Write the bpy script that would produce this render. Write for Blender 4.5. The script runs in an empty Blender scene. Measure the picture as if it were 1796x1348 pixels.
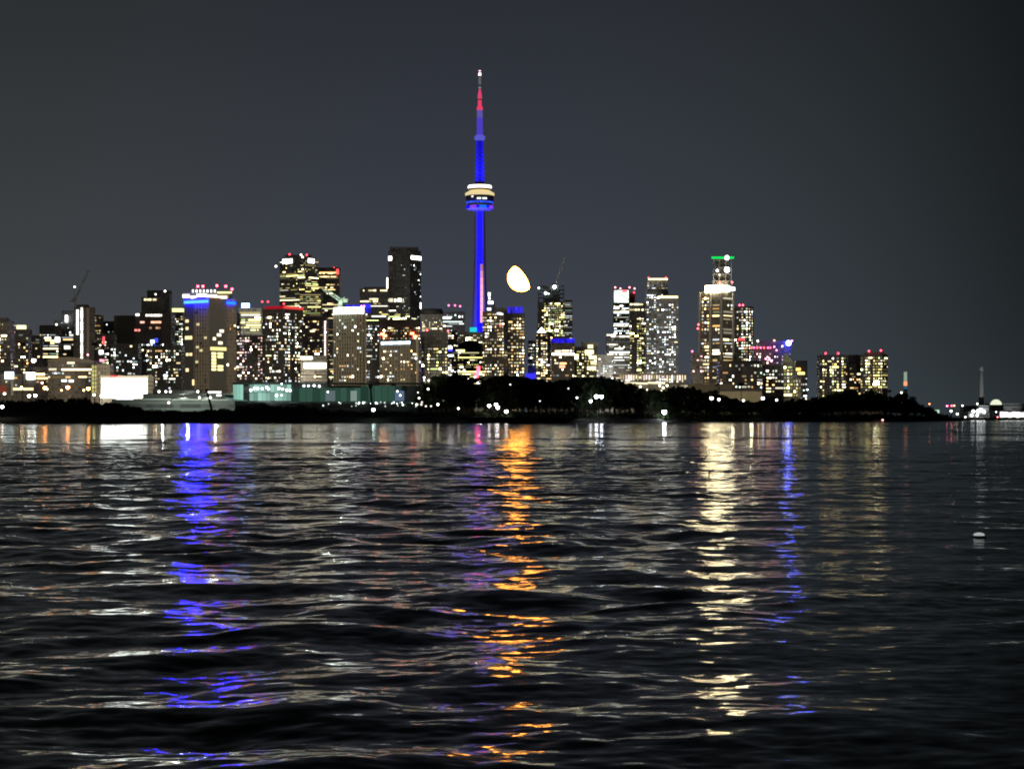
import bpy, math, random
import numpy as np
from mathutils import Vector, Matrix

rnd = random.Random(7)
R = math.radians
sc = bpy.context.scene
COL = sc.collection

# ---------------------------------------------------------------- camera
F = 3841.0          # focal length in photograph pixels (77 mm equivalent)
H0 = 733.5          # row of the horizon
CH = 2.2            # camera height above the lake, metres
CX = 898.0
cam_data = bpy.data.cameras.new('camera')
cam_data.lens = 77.0
cam_data.sensor_width = 36.0
cam_data.shift_y = (H0 - 674.0) / 1796.0
cam_data.clip_start = 0.5
cam_data.clip_end = 200000.0
cam = bpy.data.objects.new('camera', cam_data)
COL.objects.link(cam)
cam.location = (0, 0, CH)
cam.rotation_euler = (R(90), 0, 0)
sc.camera = cam

# ---------------------------------------------------------------- night sky
world = bpy.data.worlds.new('World')
sc.world = world
world.use_nodes = True
nt = world.node_tree
nt.nodes.clear()


def wn(t, **k):
    n = nt.nodes.new(t)
    for a, v in k.items():
        setattr(n, a, v)
    return n


def wmath(op, a, b=None, c=None, clamp=False):
    n = wn('ShaderNodeMath', operation=op, use_clamp=clamp)
    for i, v in enumerate((a, b, c)):
        if v is None:
            continue
        if isinstance(v, (int, float)):
            n.inputs[i].default_value = v
        else:
            nt.links.new(v, n.inputs[i])
    return n.outputs[0]


tc = wn('ShaderNodeTexCoord')
sep = wn('ShaderNodeSeparateXYZ')
nt.links.new(tc.outputs['Generated'], sep.inputs[0])
X, Y, Z = sep.outputs
az = wmath('ARCTAN2', X, Y)                      # bearing from the tower's direction
# city glow: broad over downtown, gone over the open lake to the right
da = wmath('ADD', az, 0.085)
right = wmath('MAXIMUM', da, 0.0)
left = wmath('MINIMUM', da, 0.0)
gr = wmath('EXPONENT', wmath('MULTIPLY', wmath('POWER', wmath('DIVIDE', right, 0.295), 4.0), -1.0))
gl = wmath('EXPONENT', wmath('MULTIPLY', wmath('POWER', wmath('DIVIDE', left, 0.75), 2.0), -1.0))
lat = wmath('MULTIPLY', gr, gl)
zc = wmath('MAXIMUM', Z, 0.0)
vert = wmath('EXPONENT', wmath('MULTIPLY', wmath('POWER', wmath('DIVIDE', zc, 0.205), 1.5), -1.0))
hz = wmath('MULTIPLY', wmath('EXPONENT', wmath('MULTIPLY', zc, -45.0)), 0.012)   # low band over the far shore
glow = wmath('ADD', wmath('MULTIPLY', lat, vert), 0.0)
# haze colour: greener-grey over the west end, bluer about the blue-lit tower
ramp = wn('ShaderNodeValToRGB')
ramp.color_ramp.interpolation = 'EASE'
e = ramp.color_ramp.elements
e[0].position, e[0].color = 0.0, (0.056, 0.062, 0.068, 1)
e[1].position, e[1].color = 1.0, (0.053, 0.067, 0.076, 1)
m = e.new(0.45)
m.color = (0.050, 0.057, 0.076, 1)
nt.links.new(wmath('ADD', wmath('MULTIPLY', az, 2.1), 0.5, clamp=True), ramp.inputs[0])
bg = wn('ShaderNodeBackground')
nt.links.new(ramp.outputs[0], bg.inputs[0])
nt.links.new(glow, bg.inputs[1])
bg2 = wn('ShaderNodeBackground')
bg2.inputs[0].default_value = (0.75, 1.0, 1.2, 1)
nt.links.new(wmath('ADD', hz, 0.0022), bg2.inputs[1])
sky = wn('ShaderNodeTexSky', sky_type='NISHITA')
sky.sun_disc = False
sky.sun_elevation = R(-4)
sky.sun_rotation = R(250)
bg3 = wn('ShaderNodeBackground')
nt.links.new(sky.outputs[0], bg3.inputs[0])
bg3.inputs[1].default_value = 0.05
a1 = wn('ShaderNodeAddShader')
a2 = wn('ShaderNodeAddShader')
nt.links.new(bg.outputs[0], a1.inputs[0])
nt.links.new(bg2.outputs[0], a1.inputs[1])
nt.links.new(a1.outputs[0], a2.inputs[0])
nt.links.new(bg3.outputs[0], a2.inputs[1])
wo = wn('ShaderNodeOutputWorld')
nt.links.new(a2.outputs[0], wo.inputs[0])

vs = sc.view_settings
vs.view_transform = 'Standard'
vs.look = 'None'
vs.exposure = 0.0
vs.gamma = 1.0
vs.use_curve_mapping = False
sc.render.engine = 'CYCLES'
sc.cycles.use_denoising = True
sc.cycles.max_bounces = 4
sc.cycles.diffuse_bounces = 1
sc.cycles.glossy_bounces = 3
sc.cycles.sample_clamp_indirect = 0.0
sc.cycles.caustics_reflective = True
sc.cycles.filter_width = 1.9


# ---------------------------------------------------------------- materials
def new_mat(name):
    mt = bpy.data.materials.new(name)
    mt.use_nodes = True
    mt.node_tree.nodes.clear()
    return mt


class NT:
    def __init__(s, mt):
        s.t = mt.node_tree

    def n(s, typ, **k):
        nd = s.t.nodes.new(typ)
        for a, v in k.items():
            setattr(nd, a, v)
        return nd

    def l(s, a, b):
        s.t.links.new(a, b)

    def m(s, op, a, b=None, c=None, clamp=False):
        nd = s.n('ShaderNodeMath', operation=op, use_clamp=clamp)
        for i, v in enumerate((a, b, c)):
            if v is None:
                continue
            if isinstance(v, (int, float)):
                nd.inputs[i].default_value = v
            else:
                s.l(v, nd.inputs[i])
        return nd.outputs[0]

    def mix(s, fac, a, b):
        nd = s.n('ShaderNodeMix', data_type='RGBA')
        for sock, v in ((nd.inputs[0], fac), (nd.inputs[6], a), (nd.inputs[7], b)):
            if isinstance(v, (int, float)):
                sock.default_value = v
            elif isinstance(v, tuple):
                sock.default_value = (*v[:3], 1)
            else:
                s.l(v, sock)
        return nd.outputs[2]

    def out(s, sh):
        o = s.n('ShaderNodeOutputMaterial')
        s.l(sh, o.inputs[0])


_emit = {}


def emit(color, strength=1.0, sample=True):
    key = (tuple(color), strength, sample)
    if key not in _emit:
        mt = new_mat('lamp_glow')
        t = NT(mt)
        em = t.n('ShaderNodeEmission')
        em.inputs[0].default_value = (*color, 1)
        em.inputs[1].default_value = strength
        t.out(em.outputs[0])
        mt.cycles.emission_sampling = 'FRONT_BACK' if sample else 'NONE'
        _emit[key] = mt
    return _emit[key]


_plain = {}


def plain(color, rough=0.7, metal=0.0, grain=0.25, scale=0.4):
    key = (tuple(color), rough, metal)
    if key not in _plain:
        mt = new_mat('weathered_surface')
        t = NT(mt)
        p = t.n('ShaderNodeBsdfPrincipled')
        no = t.n('ShaderNodeTexNoise')
        no.inputs['Scale'].default_value = scale
        no.inputs['Detail'].default_value = 5
        tcn = t.n('ShaderNodeTexCoord')
        t.l(tcn.outputs['Object'], no.inputs['Vector'])
        k = tuple(max(0, c * (1 - grain)) for c in color)
        k2 = tuple(min(1, c * (1 + grain)) for c in color)
        t.l(t.mix(no.outputs[0], k, k2), p.inputs['Base Color'])
        p.inputs['Roughness'].default_value = rough
        p.inputs['Metallic'].default_value = metal
        t.out(p.outputs[0])
        _plain[key] = mt
    return _plain[key]


def facade_mat(kind):
    """wall colour from the object's colour, unlit panes in the cells of the floor and bay grid (UV counts bays and floors)"""
    mt = new_mat('facade_' + kind)
    t = NT(mt)
    uv = t.n('ShaderNodeUVMap')
    sp = t.n('ShaderNodeSeparateXYZ')
    t.l(uv.outputs[0], sp.inputs[0])
    fu = t.m('FRACT', sp.outputs[0])
    fv = t.m('FRACT', sp.outputs[1])
    lo_u, hi_u, lo_v, hi_v = {'block': (.16, .84, .24, .84), 'glass': (.05, .95, .16, .97), 'band': (-1, 2, .30, .86), 'blank': (5, 6, 5, 6)}[kind]
    mu = t.m('MULTIPLY', t.m('GREATER_THAN', fu, lo_u), t.m('LESS_THAN', fu, hi_u))
    mv = t.m('MULTIPLY', t.m('GREATER_THAN', fv, lo_v), t.m('LESS_THAN', fv, hi_v))
    mask = t.m('MULTIPLY', mu, mv)
    oi = t.n('ShaderNodeObjectInfo')
    wn_ = t.n('ShaderNodeTexWhiteNoise', noise_dimensions='2D')
    fl = t.n('ShaderNodeVectorMath', operation='FLOOR')
    t.l(uv.outputs[0], fl.inputs[0])
    t.l(fl.outputs[0], wn_.inputs['Vector'])
    no = t.n('ShaderNodeTexNoise')
    no.inputs['Scale'].default_value = 0.05
    no.inputs['Detail'].default_value = 6
    tcn = t.n('ShaderNodeTexCoord')
    t.l(tcn.outputs['Object'], no.inputs['Vector'])
    wall = t.mix(t.m('MULTIPLY', no.outputs[0], 0.7), oi.outputs['Color'], (0.05, 0.045, 0.04))
    pane = t.mix(wn_.outputs[0], (0.06, 0.063, 0.07), (0.19, 0.19, 0.185))   # blinds drawn behind some panes
    p = t.n('ShaderNodeBsdfPrincipled')
    t.l(t.mix(mask, wall, pane), p.inputs['Base Color'])
    t.l(t.m('SUBTRACT', 0.75, t.m('MULTIPLY', mask, 0.6)), p.inputs['Roughness'])
    t.out(p.outputs[0])
    return mt


FAC = {k: facade_mat(k) for k in ('block', 'glass', 'band', 'blank')}

# lit panes: colour and brightness of each room is stored on the pane
m_win_obj = new_mat('lit_room_single')
t = NT(m_win_obj)
oi = t.n('ShaderNodeObjectInfo')
em = t.n('ShaderNodeEmission')
t.l(oi.outputs['Color'], em.inputs[0])
em.inputs[1].default_value = 1.0
t.out(em.outputs[0])
m_win_obj.cycles.emission_sampling = 'NONE'
m_win_att = new_mat('lit_rooms')
t = NT(m_win_att)
at = t.n('ShaderNodeAttribute', attribute_name='room')
em = t.n('ShaderNodeEmission')
t.l(at.outputs['Color'], em.inputs[0])
em.inputs[1].default_value = 1.0
t.out(em.outputs[0])
m_win_att.cycles.emission_sampling = 'NONE'


# ---------------------------------------------------------------- mesh helpers
def W(px, py, D):
    return Vector(((px - CX) / F * D, D, CH + (H0 - py) / F * D))


def zat(py, D):
    return CH + (H0 - py) / F * D


class MB:
    def __init__(s):
        s.v, s.f, s.uv, s.col = [], [], [], []

    def face(s, pts, uv=None, col=None):
        b = len(s.v)
        s.v += [tuple(p) for p in pts]
        s.f.append(tuple(range(b, b + len(pts))))
        s.uv.append(uv or [(0.02, 0.02)] * len(pts))
        s.col.append(col)

    def hexa(s, c, col=None):
        """c: 8 corners, bottom ring then top ring"""
        b = len(s.v)
        s.v += [tuple(p) for p in c]
        for q in ((0, 3, 2, 1), (4, 5, 6, 7), (0, 1, 5, 4), (1, 2, 6, 5), (2, 3, 7, 6), (3, 0, 4, 7)):
            s.f.append(tuple(b + i for i in q))
            s.uv.append([(0.02, 0.02)] * 4)
            s.col.append(col)

    def box(s, x0, x1, y0, y1, z0, z1, col=None):
        s.hexa([(x0, y0, z0), (x1, y0, z0), (x1, y1, z0), (x0, y1, z0), (x0, y0, z1), (x1, y0, z1), (x1, y1, z1), (x0, y1, z1)], col)

    def bar(s, a, b, r, r2=None, n=6):
        a, b = Vector(a), Vector(b)
        d = (b - a).normalized()
        u = d.orthogonal().normalized()
        w = d.cross(u)
        r2 = r if r2 is None else r2
        base = len(s.v)
        for p, rr in ((a, r), (b, r2)):
            for i in range(n):
                an = 2 * math.pi * i / n
                s.v.append(tuple(p + u * rr * math.cos(an) + w * rr * math.sin(an)))
        for i in range(n):
            j = (i + 1) % n
            s.f.append((base + i, base + j, base + n + j, base + n + i))
        s.f.append(tuple(base + i for i in range(n))[::-1])
        s.f.append(tuple(base + n + i for i in range(n)))
        k = len(s.f) - len(s.uv)
        for q in range(k):
            s.uv.append([(0.02, 0.02)] * len(s.f[len(s.uv)]))
            s.col.append(None)

    def lathe(s, prof, n=24, c=(0, 0, 0)):
        base = len(s.v)
        for r, z in prof:
            for i in range(n):
                an = 2 * math.pi * i / n
                s.v.append((c[0] + r * math.cos(an), c[1] + r * math.sin(an), c[2] + z))
        for k in range(len(prof) - 1):
            for i in range(n):
                j = (i + 1) % n
                s.f.append((base + k * n + i, base + k * n + j, base + (k + 1) * n + j, base + (k + 1) * n + i))
        s.f.append(tuple(base + i for i in range(n))[::-1])
        s.f.append(tuple(base + (len(prof) - 1) * n + i for i in range(n)))
        while len(s.uv) < len(s.f):
            s.uv.append([(0.02, 0.02)] * len(s.f[len(s.uv)]))
            s.col.append(None)

    def mesh(s, name):
        me = bpy.data.meshes.new(name)
        me.from_pydata(s.v, [], s.f)
        ul = me.uv_layers.new(name='UVMap')
        flat = [c for q in s.uv for uvp in q for c in uvp]
        ul.data.foreach_set('uv', flat)
        if any(c is not None for c in s.col):
            ca = me.color_attributes.new('room', 'FLOAT_COLOR', 'CORNER')
            fl = []
            for fc, c in zip(s.f, s.col):
                c = c or (0, 0, 0)
                fl += [c[0], c[1], c[2], 1.0] * len(fc)
            ca.data.foreach_set('color', fl)
        me.update()
        return me

    def build(s, name, mat, parent=None, loc=None):
        me = s.mesh(name)
        me.materials.append(mat)
        return link(name, me, parent, loc)


def link(name, me, parent=None, loc=None):
    o = bpy.data.objects.new(name, me)
    COL.objects.link(o)
    if parent is not None:
        o.parent = parent
    if loc is not None:
        o.location = loc
    return o


def tag(o, label=None, cat=None, group=None, kind=None):
    if label:
        o['label'] = label
    if cat:
        o['category'] = cat
    if group:
        o['group'] = group
    if kind:
        o['kind'] = kind
    return o


def empty(name, loc):
    o = bpy.data.objects.new(name, None)
    COL.objects.link(o)
    o.location = loc
    o.empty_display_size = 1
    return o


def smooth(o):
    o.data.polygons.foreach_set('use_smooth', [True] * len(o.data.polygons))
    return o


def add_lamp(name, kind, loc, color, power, parent=None, size=1.0, aim=None, cone=None, blend=0.5):
    ld = bpy.data.lights.new(name, kind)
    ld.color = color
    ld.energy = power
    ld.shadow_soft_size = size
    if kind == 'SPOT':
        ld.spot_size = cone
        ld.spot_blend = blend
    o = bpy.data.objects.new(name, ld)
    COL.objects.link(o)
    if parent is not None:
        o.parent = parent
        loc = Vector(loc) - parent.location
    o.location = loc
    if aim is not None:
        o.rotation_euler = Vector(aim).to_track_quat('-Z', 'Y').to_euler()
    return o


GZ = 3.0

# ---------------------------------------------------------------- lake
def build_lake():
    A = R(19.5)
    ds = [7.5]
    while ds[-1] < 240:
        d = ds[-1]
        ds.append(d + min(max(d * d / (CH * 2190) * 0.75, 0.035), 0.14 if d < 120 else 0.24))
    ds = np.array(ds)
    nc = 400
    azs = np.tan(np.linspace(-A, A, nc))
    DD, AA = np.meshgrid(ds, azs, indexing='ij')
    XX = DD * AA
    YY = DD
    rs = np.random.RandomState(21)
    ZZ = np.zeros_like(XX)
    # (wavelength range, number, slope rms, direction spread, bearing)
    for lo, hi, n, srms, spread, mid in ((2.6, 5.4, 14, 0.033, 0.75, 0.30), (0.9, 2.6, 26, 0.038, 1.0, -0.3), (0.40, 0.9, 34, 0.034, 1.2, 0.1), (0.16, 0.40, 30, 0.026, 1.3, 0.0)):
        for i in range(n):
            lam = math.exp(rs.uniform(math.log(lo), math.log(hi)))
            k = 2 * math.pi / lam
            th = mid + rs.normal(0, spread)
            s1 = srms * math.sqrt(2.0 / n)
            a = s1 / k
            ph = rs.uniform(0, 6.283)
            arg = k * (np.cos(th) * YY + np.sin(th) * XX) + ph
            ZZ += a * (np.sin(arg) + 0.12 * np.sin(2 * arg)) * (1.0 if lam > .4 else np.clip((52 - YY) / 22, 0, 1))
    # wave groups: calmer and livelier patches
    grp = np.zeros_like(XX)
    for i in range(7):
        lam = rs.uniform(9, 26)
        th = rs.normal(0.1, 0.5)
        grp += np.sin(2 * math.pi / lam * (np.cos(th) * YY + np.sin(th) * XX * 0.6) + rs.uniform(0, 6.28))
    ZZ *= np.clip(1.0 + 0.11 * grp, 0.5, 1.5)
    # a passing boat's wake still runs through the left half; its edge leaves the right half calmer
    wake = np.clip((XX - 0.04 * YY) / (0.10 * YY + 0.5), 0, 1)
    ZZ *= 1.22 - 0.62 * wake * wake * (3 - 2 * wake)
    fade = np.clip((238 - YY) / 120, 0, 1) * np.clip((A - np.abs(np.arctan(AA))) / R(1.2), 0, 1) * np.clip((YY - 7.5) / 0.8, 0, 1)
    ZZ *= fade
    nr = len(ds)
    co = np.stack([XX, YY, ZZ], -1).reshape(-1, 3)
    idx = np.arange(nr * nc).reshape(nr, nc)
    q = np.stack([idx[:-1, :-1], idx[:-1, 1:], idx[1:, 1:], idx[1:, :-1]], -1).reshape(-1, 4)
    d0, d1 = ds[0], ds[-1]
    tA = math.tan(A)
    far, side = 90000.0, 40000.0
    ex = np.array([[-d0 * tA, d0, 0], [d0 * tA, d0, 0], [d1 * tA, d1, 0], [-d1 * tA, d1, 0],
                   [-side, -400, 0], [side, -400, 0], [side, far, 0], [-side, far, 0],
                   [-side, d1, 0], [side, d1, 0], [-side, d0, 0], [side, d0, 0]], float)
    b = len(co)
    co = np.concatenate([co, ex])
    quads = [(b + 4, b + 5, b + 11, b + 1), (b + 4, b + 1, b + 0, b + 10), (b + 10, b + 0, b + 3, b + 8), (b + 1, b + 11, b + 9, b + 2), (b + 8, b + 3, b + 2, b + 9), (b + 8, b + 9, b + 6, b + 7)]
    q = np.concatenate([q, np.array(quads)])
    me = bpy.data.meshes.new('lake')
    me.vertices.add(len(co))
    me.vertices.foreach_set('co', co.ravel())
    me.loops.add(q.size)
    me.loops.foreach_set('vertex_index', q.ravel().astype(np.int32))
    me.polygons.add(len(q))
    me.polygons.foreach_set('loop_start', np.arange(0, q.size, 4, dtype=np.int32))
    me.polygons.foreach_set('loop_total', np.full(len(q), 4, np.int32))
    sm = np.ones(len(q), bool)
    sm[-6:] = False
    me.polygons.foreach_set('use_smooth', sm)
    me.update(calc_edges=True)
    mt = new_mat('lake_water')
    t = NT(mt)
    p = t.n('ShaderNodeBsdfPrincipled')
    p.inputs['Base Color'].default_value = (0.004, 0.006, 0.008, 1)
    p.inputs['IOR'].default_value = 1.333
    p.inputs['Specular IOR Level'].default_value = 0.13
    p.inputs['Roughness'].default_value = 0.085
    geo = t.n('ShaderNodeNewGeometry')
    sp = t.n('ShaderNodeSeparateXYZ')
    t.l(geo.outputs['Position'], sp.inputs[0])

    def slopes(sx, sy, detail, seed, rough=0.55):
        mp = t.n('ShaderNodeMapping')
        mp.inputs['Scale'].default_value = (sx, sy, 0)
        mp.inputs['Location'].default_value = (seed, seed * 1.7, 0)
        t.l(geo.outputs['Position'], mp.inputs[0])
        no = t.n('ShaderNodeTexNoise', noise_dimensions='2D')
        no.inputs['Scale'].default_value = 1.0
        no.inputs['Detail'].default_value = detail
        no.inputs['Roughness'].default_value = rough
        t.l(mp.outputs[0], no.inputs['Vector'])
        v = t.n('ShaderNodeVectorMath', operation='SUBTRACT')
        t.l(no.outputs['Color'], v.inputs[0])
        v.inputs[1].default_value = (0.5, 0.5, 0.5)
        return v.outputs[0]

    def vscale(v, k):
        n = t.n('ShaderNodeVectorMath', operation='SCALE')
        t.l(v, n.inputs[0])
        if isinstance(k, (int, float)):
            n.inputs['Scale'].default_value = k
        else:
            t.l(k, n.inputs['Scale'])
        return n.outputs[0]

    def vadd(a, b_):
        n = t.n('ShaderNodeVectorMath', operation='ADD')
        t.l(a, n.inputs[0])
        t.l(b_, n.inputs[1])
        return n.outputs[0]

    fine = vscale(slopes(3.4, 5.0, 4, 3.1), 0.15)            # capillary ripples, everywhere
    mr = t.n('ShaderNodeMapRange', interpolation_type='SMOOTHSTEP')
    t.l(sp.outputs[1], mr.inputs[0])
    for i, v in enumerate((110.0, 238.0, 0.0, 1.0)):
        mr.inputs[i + 1].default_value = v
    open_w = vscale(slopes(0.022, 0.034, 8, 9.4, 0.86), 0.50)   # open water past the meshed waves
    open_w = vadd(open_w, vscale(slopes(0.33, 0.03, 2, 4.4), 0.16))
    s_all = vadd(fine, vscale(open_w, mr.outputs[0]))
    flat = t.n('ShaderNodeVectorMath', operation='MULTIPLY')
    t.l(s_all, flat.inputs[0])
    flat.inputs[1].default_value = (0.75, 1.0, 0.0)
    nrm = t.n('ShaderNodeVectorMath', operation='NORMALIZE')
    t.l(vadd(geo.outputs['Normal'], flat.outputs[0]), nrm.inputs[0])
    t.l(nrm.outputs[0], p.inputs['Normal'])
    t.out(p.outputs[0])
    me.materials.append(mt)
    o = link('lake', me)
    tag(o, kind='structure')


build_lake()

# ---------------------------------------------------------------- land
SHORE = [(-2600, 930), (-900, 950), (-200, 962), (0, 980), (400, 985), (760, 985), (860, 1000), (1000, 1060), (1200, 1200), (1400, 1400), (1600, 1600), (1690, 1725),
         (1664, 1900), (1615, 2300), (1650, 2560), (1800, 2600), (2300, 2700), (4500, 3000)]


def shore_xy(px, D):
    return ((px - CX) / F * D, D)


def build_ground():
    mb = MB()
    pts = [shore_xy(*p) for p in SHORE]
    # subdivide the shoreline so that it wanders a little
    fine = []
    for a, b in zip(pts[:-1], pts[1:]):
        L = math.hypot(b[0] - a[0], b[1] - a[1])
        n = max(1, int(L / 22))
        for i in range(n):
            tt = i / n
            fine.append((a[0] + (b[0] - a[0]) * tt + rnd.uniform(-1.5, 1.5), a[1] + (b[1] - a[1]) * tt + rnd.uniform(-2.5, 2.5)))
    fine.append(pts[-1])
    rings = []
    for off, z in ((0, -0.6), (2.5, 1.1), (7, 2.6), (14, GZ)):
        ring = []
        for i, p in enumerate(fine):
            a = fine[max(0, i - 1)]
            b = fine[min(len(fine) - 1, i + 1)]
            dx, dy = b[0] - a[0], b[1] - a[1]
            L = math.hypot(dx, dy) or 1
            nx, ny = -dy / L, dx / L
            zz = z + (rnd.uniform(-.35, .35) if 0 < off < 14 else 0)
            ring.append((p[0] + nx * off, p[1] + ny * off, zz))
        rings.append(ring)
    for r0, r1 in zip(rings[:-1], rings[1:]):
        for i in range(len(fine) - 1):
            mb.face([r0[i], r0[i + 1], r1[i + 1], r1[i]])
    top = rings[-1]
    far = 14000
    for i in range(len(top) - 1):
        a, b = top[i], top[i + 1]
        if abs(b[0] - a[0]) < 0.01:
            continue
    # the plain itself: one polygon behind the bank
    poly = [p for p in top] + [(9000, 3300, GZ), (9000, far, GZ), (-9000, far, GZ), (-9000, 900, GZ)]
    mb.face(poly)
    o = mb.build('ground', plain((0.05, 0.05, 0.04), 0.9, scale=0.05))
    # triangulate the concave polygon properly
    import bmesh
    bm = bmesh.new()
    bm.from_mesh(o.data)
    bmesh.ops.triangulate(bm, faces=bm.faces[:])
    bm.to_mesh(o.data)
    bm.free()
    tag(o, kind='structure')


build_ground()

BERM = [(-260, 700), (0, 699), (50, 701), (95, 695), (135, 694), (190, 701), (235, 709), (262, 715), (330, 717), (400, 714), (440, 710), (500, 708), (545, 709), (563, 716), (640, 718), (760, 719), (850, 722), (930, 728), (1010, 732)]


def interp(tab, x):
    for (a, ya), (b, yb) in zip(tab[:-1], tab[1:]):
        if a <= x <= b:
            return ya + (yb - ya) * (x - a) / (b - a)
    return tab[-1][1] if x > tab[-1][0] else tab[0][1]


def build_berm():
    mb = MB()
    px = list(range(-260, 1011, 6))
    prof = [(0.0, 0.0), (0.25, 0.55), (0.5, 0.93), (0.65, 1.0), (0.85, 0.7), (1.0, 0.0)]
    rows = []
    for x in px:
        Dm = 1030
        ht = max(0.4, zat(interp(BERM, x), Dm) - GZ - 2.2)
        row = []
        for a, h in prof:
            D = 1000 + a * 75
            w = W(x, 0, D)
            row.append((w.x + rnd.uniform(-.5, .5), D, GZ - 0.3 + h * ht + (rnd.uniform(-.5, .5) if 0 < h else 0)))
        rows.append(row)
    for r0, r1 in zip(rows[:-1], rows[1:]):
        for k in range(len(prof) - 1):
            mb.face([r0[k], r1[k], r1[k + 1], r0[k + 1]])
    o = mb.build('shore_berm', plain((0.035, 0.04, 0.025), 0.95, scale=0.3))
    tag(o, kind='structure')


build_berm()


# ---------------------------------------------------------------- foliage
m_leaf = new_mat('foliage')
t = NT(m_leaf)
p = t.n('ShaderNodeBsdfPrincipled')
no = t.n('ShaderNodeTexNoise')
no.inputs['Scale'].default_value = 0.5
tcn = t.n('ShaderNodeTexCoord')
t.l(tcn.outputs['Object'], no.inputs['Vector'])
t.l(t.mix(no.outputs[0], (0.022, 0.042, 0.012), (0.075, 0.11, 0.035)), p.inputs['Base Color'])
p.inputs['Roughness'].default_value = 0.6
t.out(p.outputs[0])
m_bark = plain((0.06, 0.045, 0.03), 0.9)


def leaf(mb, c, s, r):
    a = Vector((r.gauss(0, 1), r.gauss(0, 1), r.gauss(0, 1))).normalized()
    b = a.orthogonal().normalized()
    b.rotate(Matrix.Rotation(r.uniform(0, 6.28), 3, a))
    d = a.cross(b)
    k = r.uniform(.45, .8)
    mb.v += [tuple(c - b * s), tuple(c + d * s * k), tuple(c + b * s), tuple(c - d * s * k)]
    n = len(mb.v)
    mb.f.append((n - 4, n - 3, n - 2, n - 1))
    mb.uv.append([(0, 0)] * 4)
    mb.col.append(None)


def make_tree_meshes(seed, tall):
    """a tree one unit high: tapered trunk with limbs, crown of leaf clumps"""
    r = random.Random(seed)
    H = 16.0
    tr = MB()
    tr.bar((0, 0, 0), (r.uniform(-.2, .2), r.uniform(-.2, .2), H * .35), .34, .24, 7)
    tr.bar((0, 0, H * .34), (r.uniform(-.4, .4), r.uniform(-.4, .4), H * .8), .24, .06, 6)
    lobes = []
    for i in range(r.randint(8, 12)):
        an = r.uniform(0, 6.28)
        zz = r.uniform(.30, .86) * H
        rr = (1.0 - abs(zz / H - .5) * 1.25) * H * (.20 if tall else .30) * r.uniform(.55, 1.1)
        c = Vector((math.cos(an) * rr, math.sin(an) * rr, zz))
        tr.bar((0, 0, max(H * .22, zz - H * .16)), tuple(c), .12, .04, 5)
        lobes.append((c, H * r.uniform(.10, .17) * (0.85 if tall else 1.1)))
    lobes.append((Vector((r.uniform(-.5, .5), r.uniform(-.5, .5), H * .86)), H * .13))
    lobes.append((Vector((0, 0, H * .55)), H * .2))
    cr = MB()
    for c, rad in lobes:
        for i in range(int(95 * (rad / (H * .13)) ** 2)):
            v = Vector((r.gauss(0, 1), r.gauss(0, 1), r.gauss(0, 1))).normalized()
            q = c + Vector((v.x, v.y, v.z * .85)) * rad * (r.random() ** .4) * r.uniform(.85, 1.12)
            if q.z < H * .12:
                continue
            leaf(cr, q, r.uniform(.35, .75), r)
    for m_ in (tr, cr):
        m_.v = [(x / H, y / H, z / H) for x, y, z in m_.v]
    mt_, mc_ = tr.mesh('trunk'), cr.mesh('crown')
    mt_.materials.append(m_bark)
    mc_.materials.append(m_leaf)
    return mt_, mc_


TREES = [make_tree_meshes(20 + i, i % 3 == 0) for i in range(7)]
TOPS_A = [(738, 694), (752, 674), (775, 657), (800, 653), (820, 660), (834, 678)]
TOPS_B = [(848, 668), (856, 660), (880, 656), (905, 658), (930, 661), (960, 667), (1000, 664), (1030, 659), (1070, 660), (1090, 667), (1110, 676), (1130, 684), (1160, 685), (1190, 677), (1215, 679), (1240, 690), (1260, 692), (1290, 701), (1320, 705),
          (1360, 702), (1400, 701), (1440, 698), (1470, 686), (1490, 681), (1510, 690), (1530, 682), (1545, 690), (1560, 698), (1575, 689), (1590, 691), (1610, 708), (1640, 722), (1672, 731)]


def tree_D(px):
    """ground distance just behind the bank for a bearing"""
    return interp([(700, 1100), (860, 1035), (1000, 1095), (1200, 1240), (1400, 1440), (1600, 1635), (1690, 1750)], px)


def plant_tree(px, py, D, label, group, wide):
    mt_, mc_ = rnd.choice(TREES)
    b = W(px, 0, D)
    h = zat(py, D) - GZ + 0.3
    root = empty('tree', (b.x, D, GZ - 0.3))
    root.rotation_euler = (0, 0, rnd.uniform(0, 6.28))
    root.scale = (h * wide, h * wide, h)
    tag(root, label, 'tree', group)
    link('trunk', mt_, root)
    link('crown', mc_, root)


def tree_row(tops, step, back, dy, seg):
    x = tops[0][0] + rnd.uniform(0, 3)
    while x <= tops[-1][0]:
        y = interp(tops, x)
        D = tree_D(x) + back + rnd.uniform(-6, 6)
        lab, grp = seg(x)
        yy = y - 4.5 + dy * rnd.random()
        h = zat(yy, D) - GZ
        plant_tree(x, yy, D, lab, grp, min(1.6, max(0.75, 13.0 / max(h, 3))) * rnd.uniform(.85, 1.15))
        x += step * rnd.uniform(.8, 1.2)


def seg_label(x):
    if x < 840:
        return 'dark rounded tree in the small grove with white lights showing through, left of the long wood', 'trees of the lantern grove'
    if x < 1100:
        return 'black silhouetted tree in the tallest stretch of the shoreline wood, below the moon', 'trees of the tall shoreline wood'
    if x < 1270:
        return 'black silhouetted tree of the shoreline wood around the single white floodlight', 'trees around the white floodlight'
    if x < 1445:
        return 'low black tree of the shoreline wood in front of the towers with magenta lights', 'low trees of the shoreline wood'
    return 'black silhouetted tree at the tapering right end of the shoreline wood', 'trees at the end of the shoreline wood'


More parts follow.
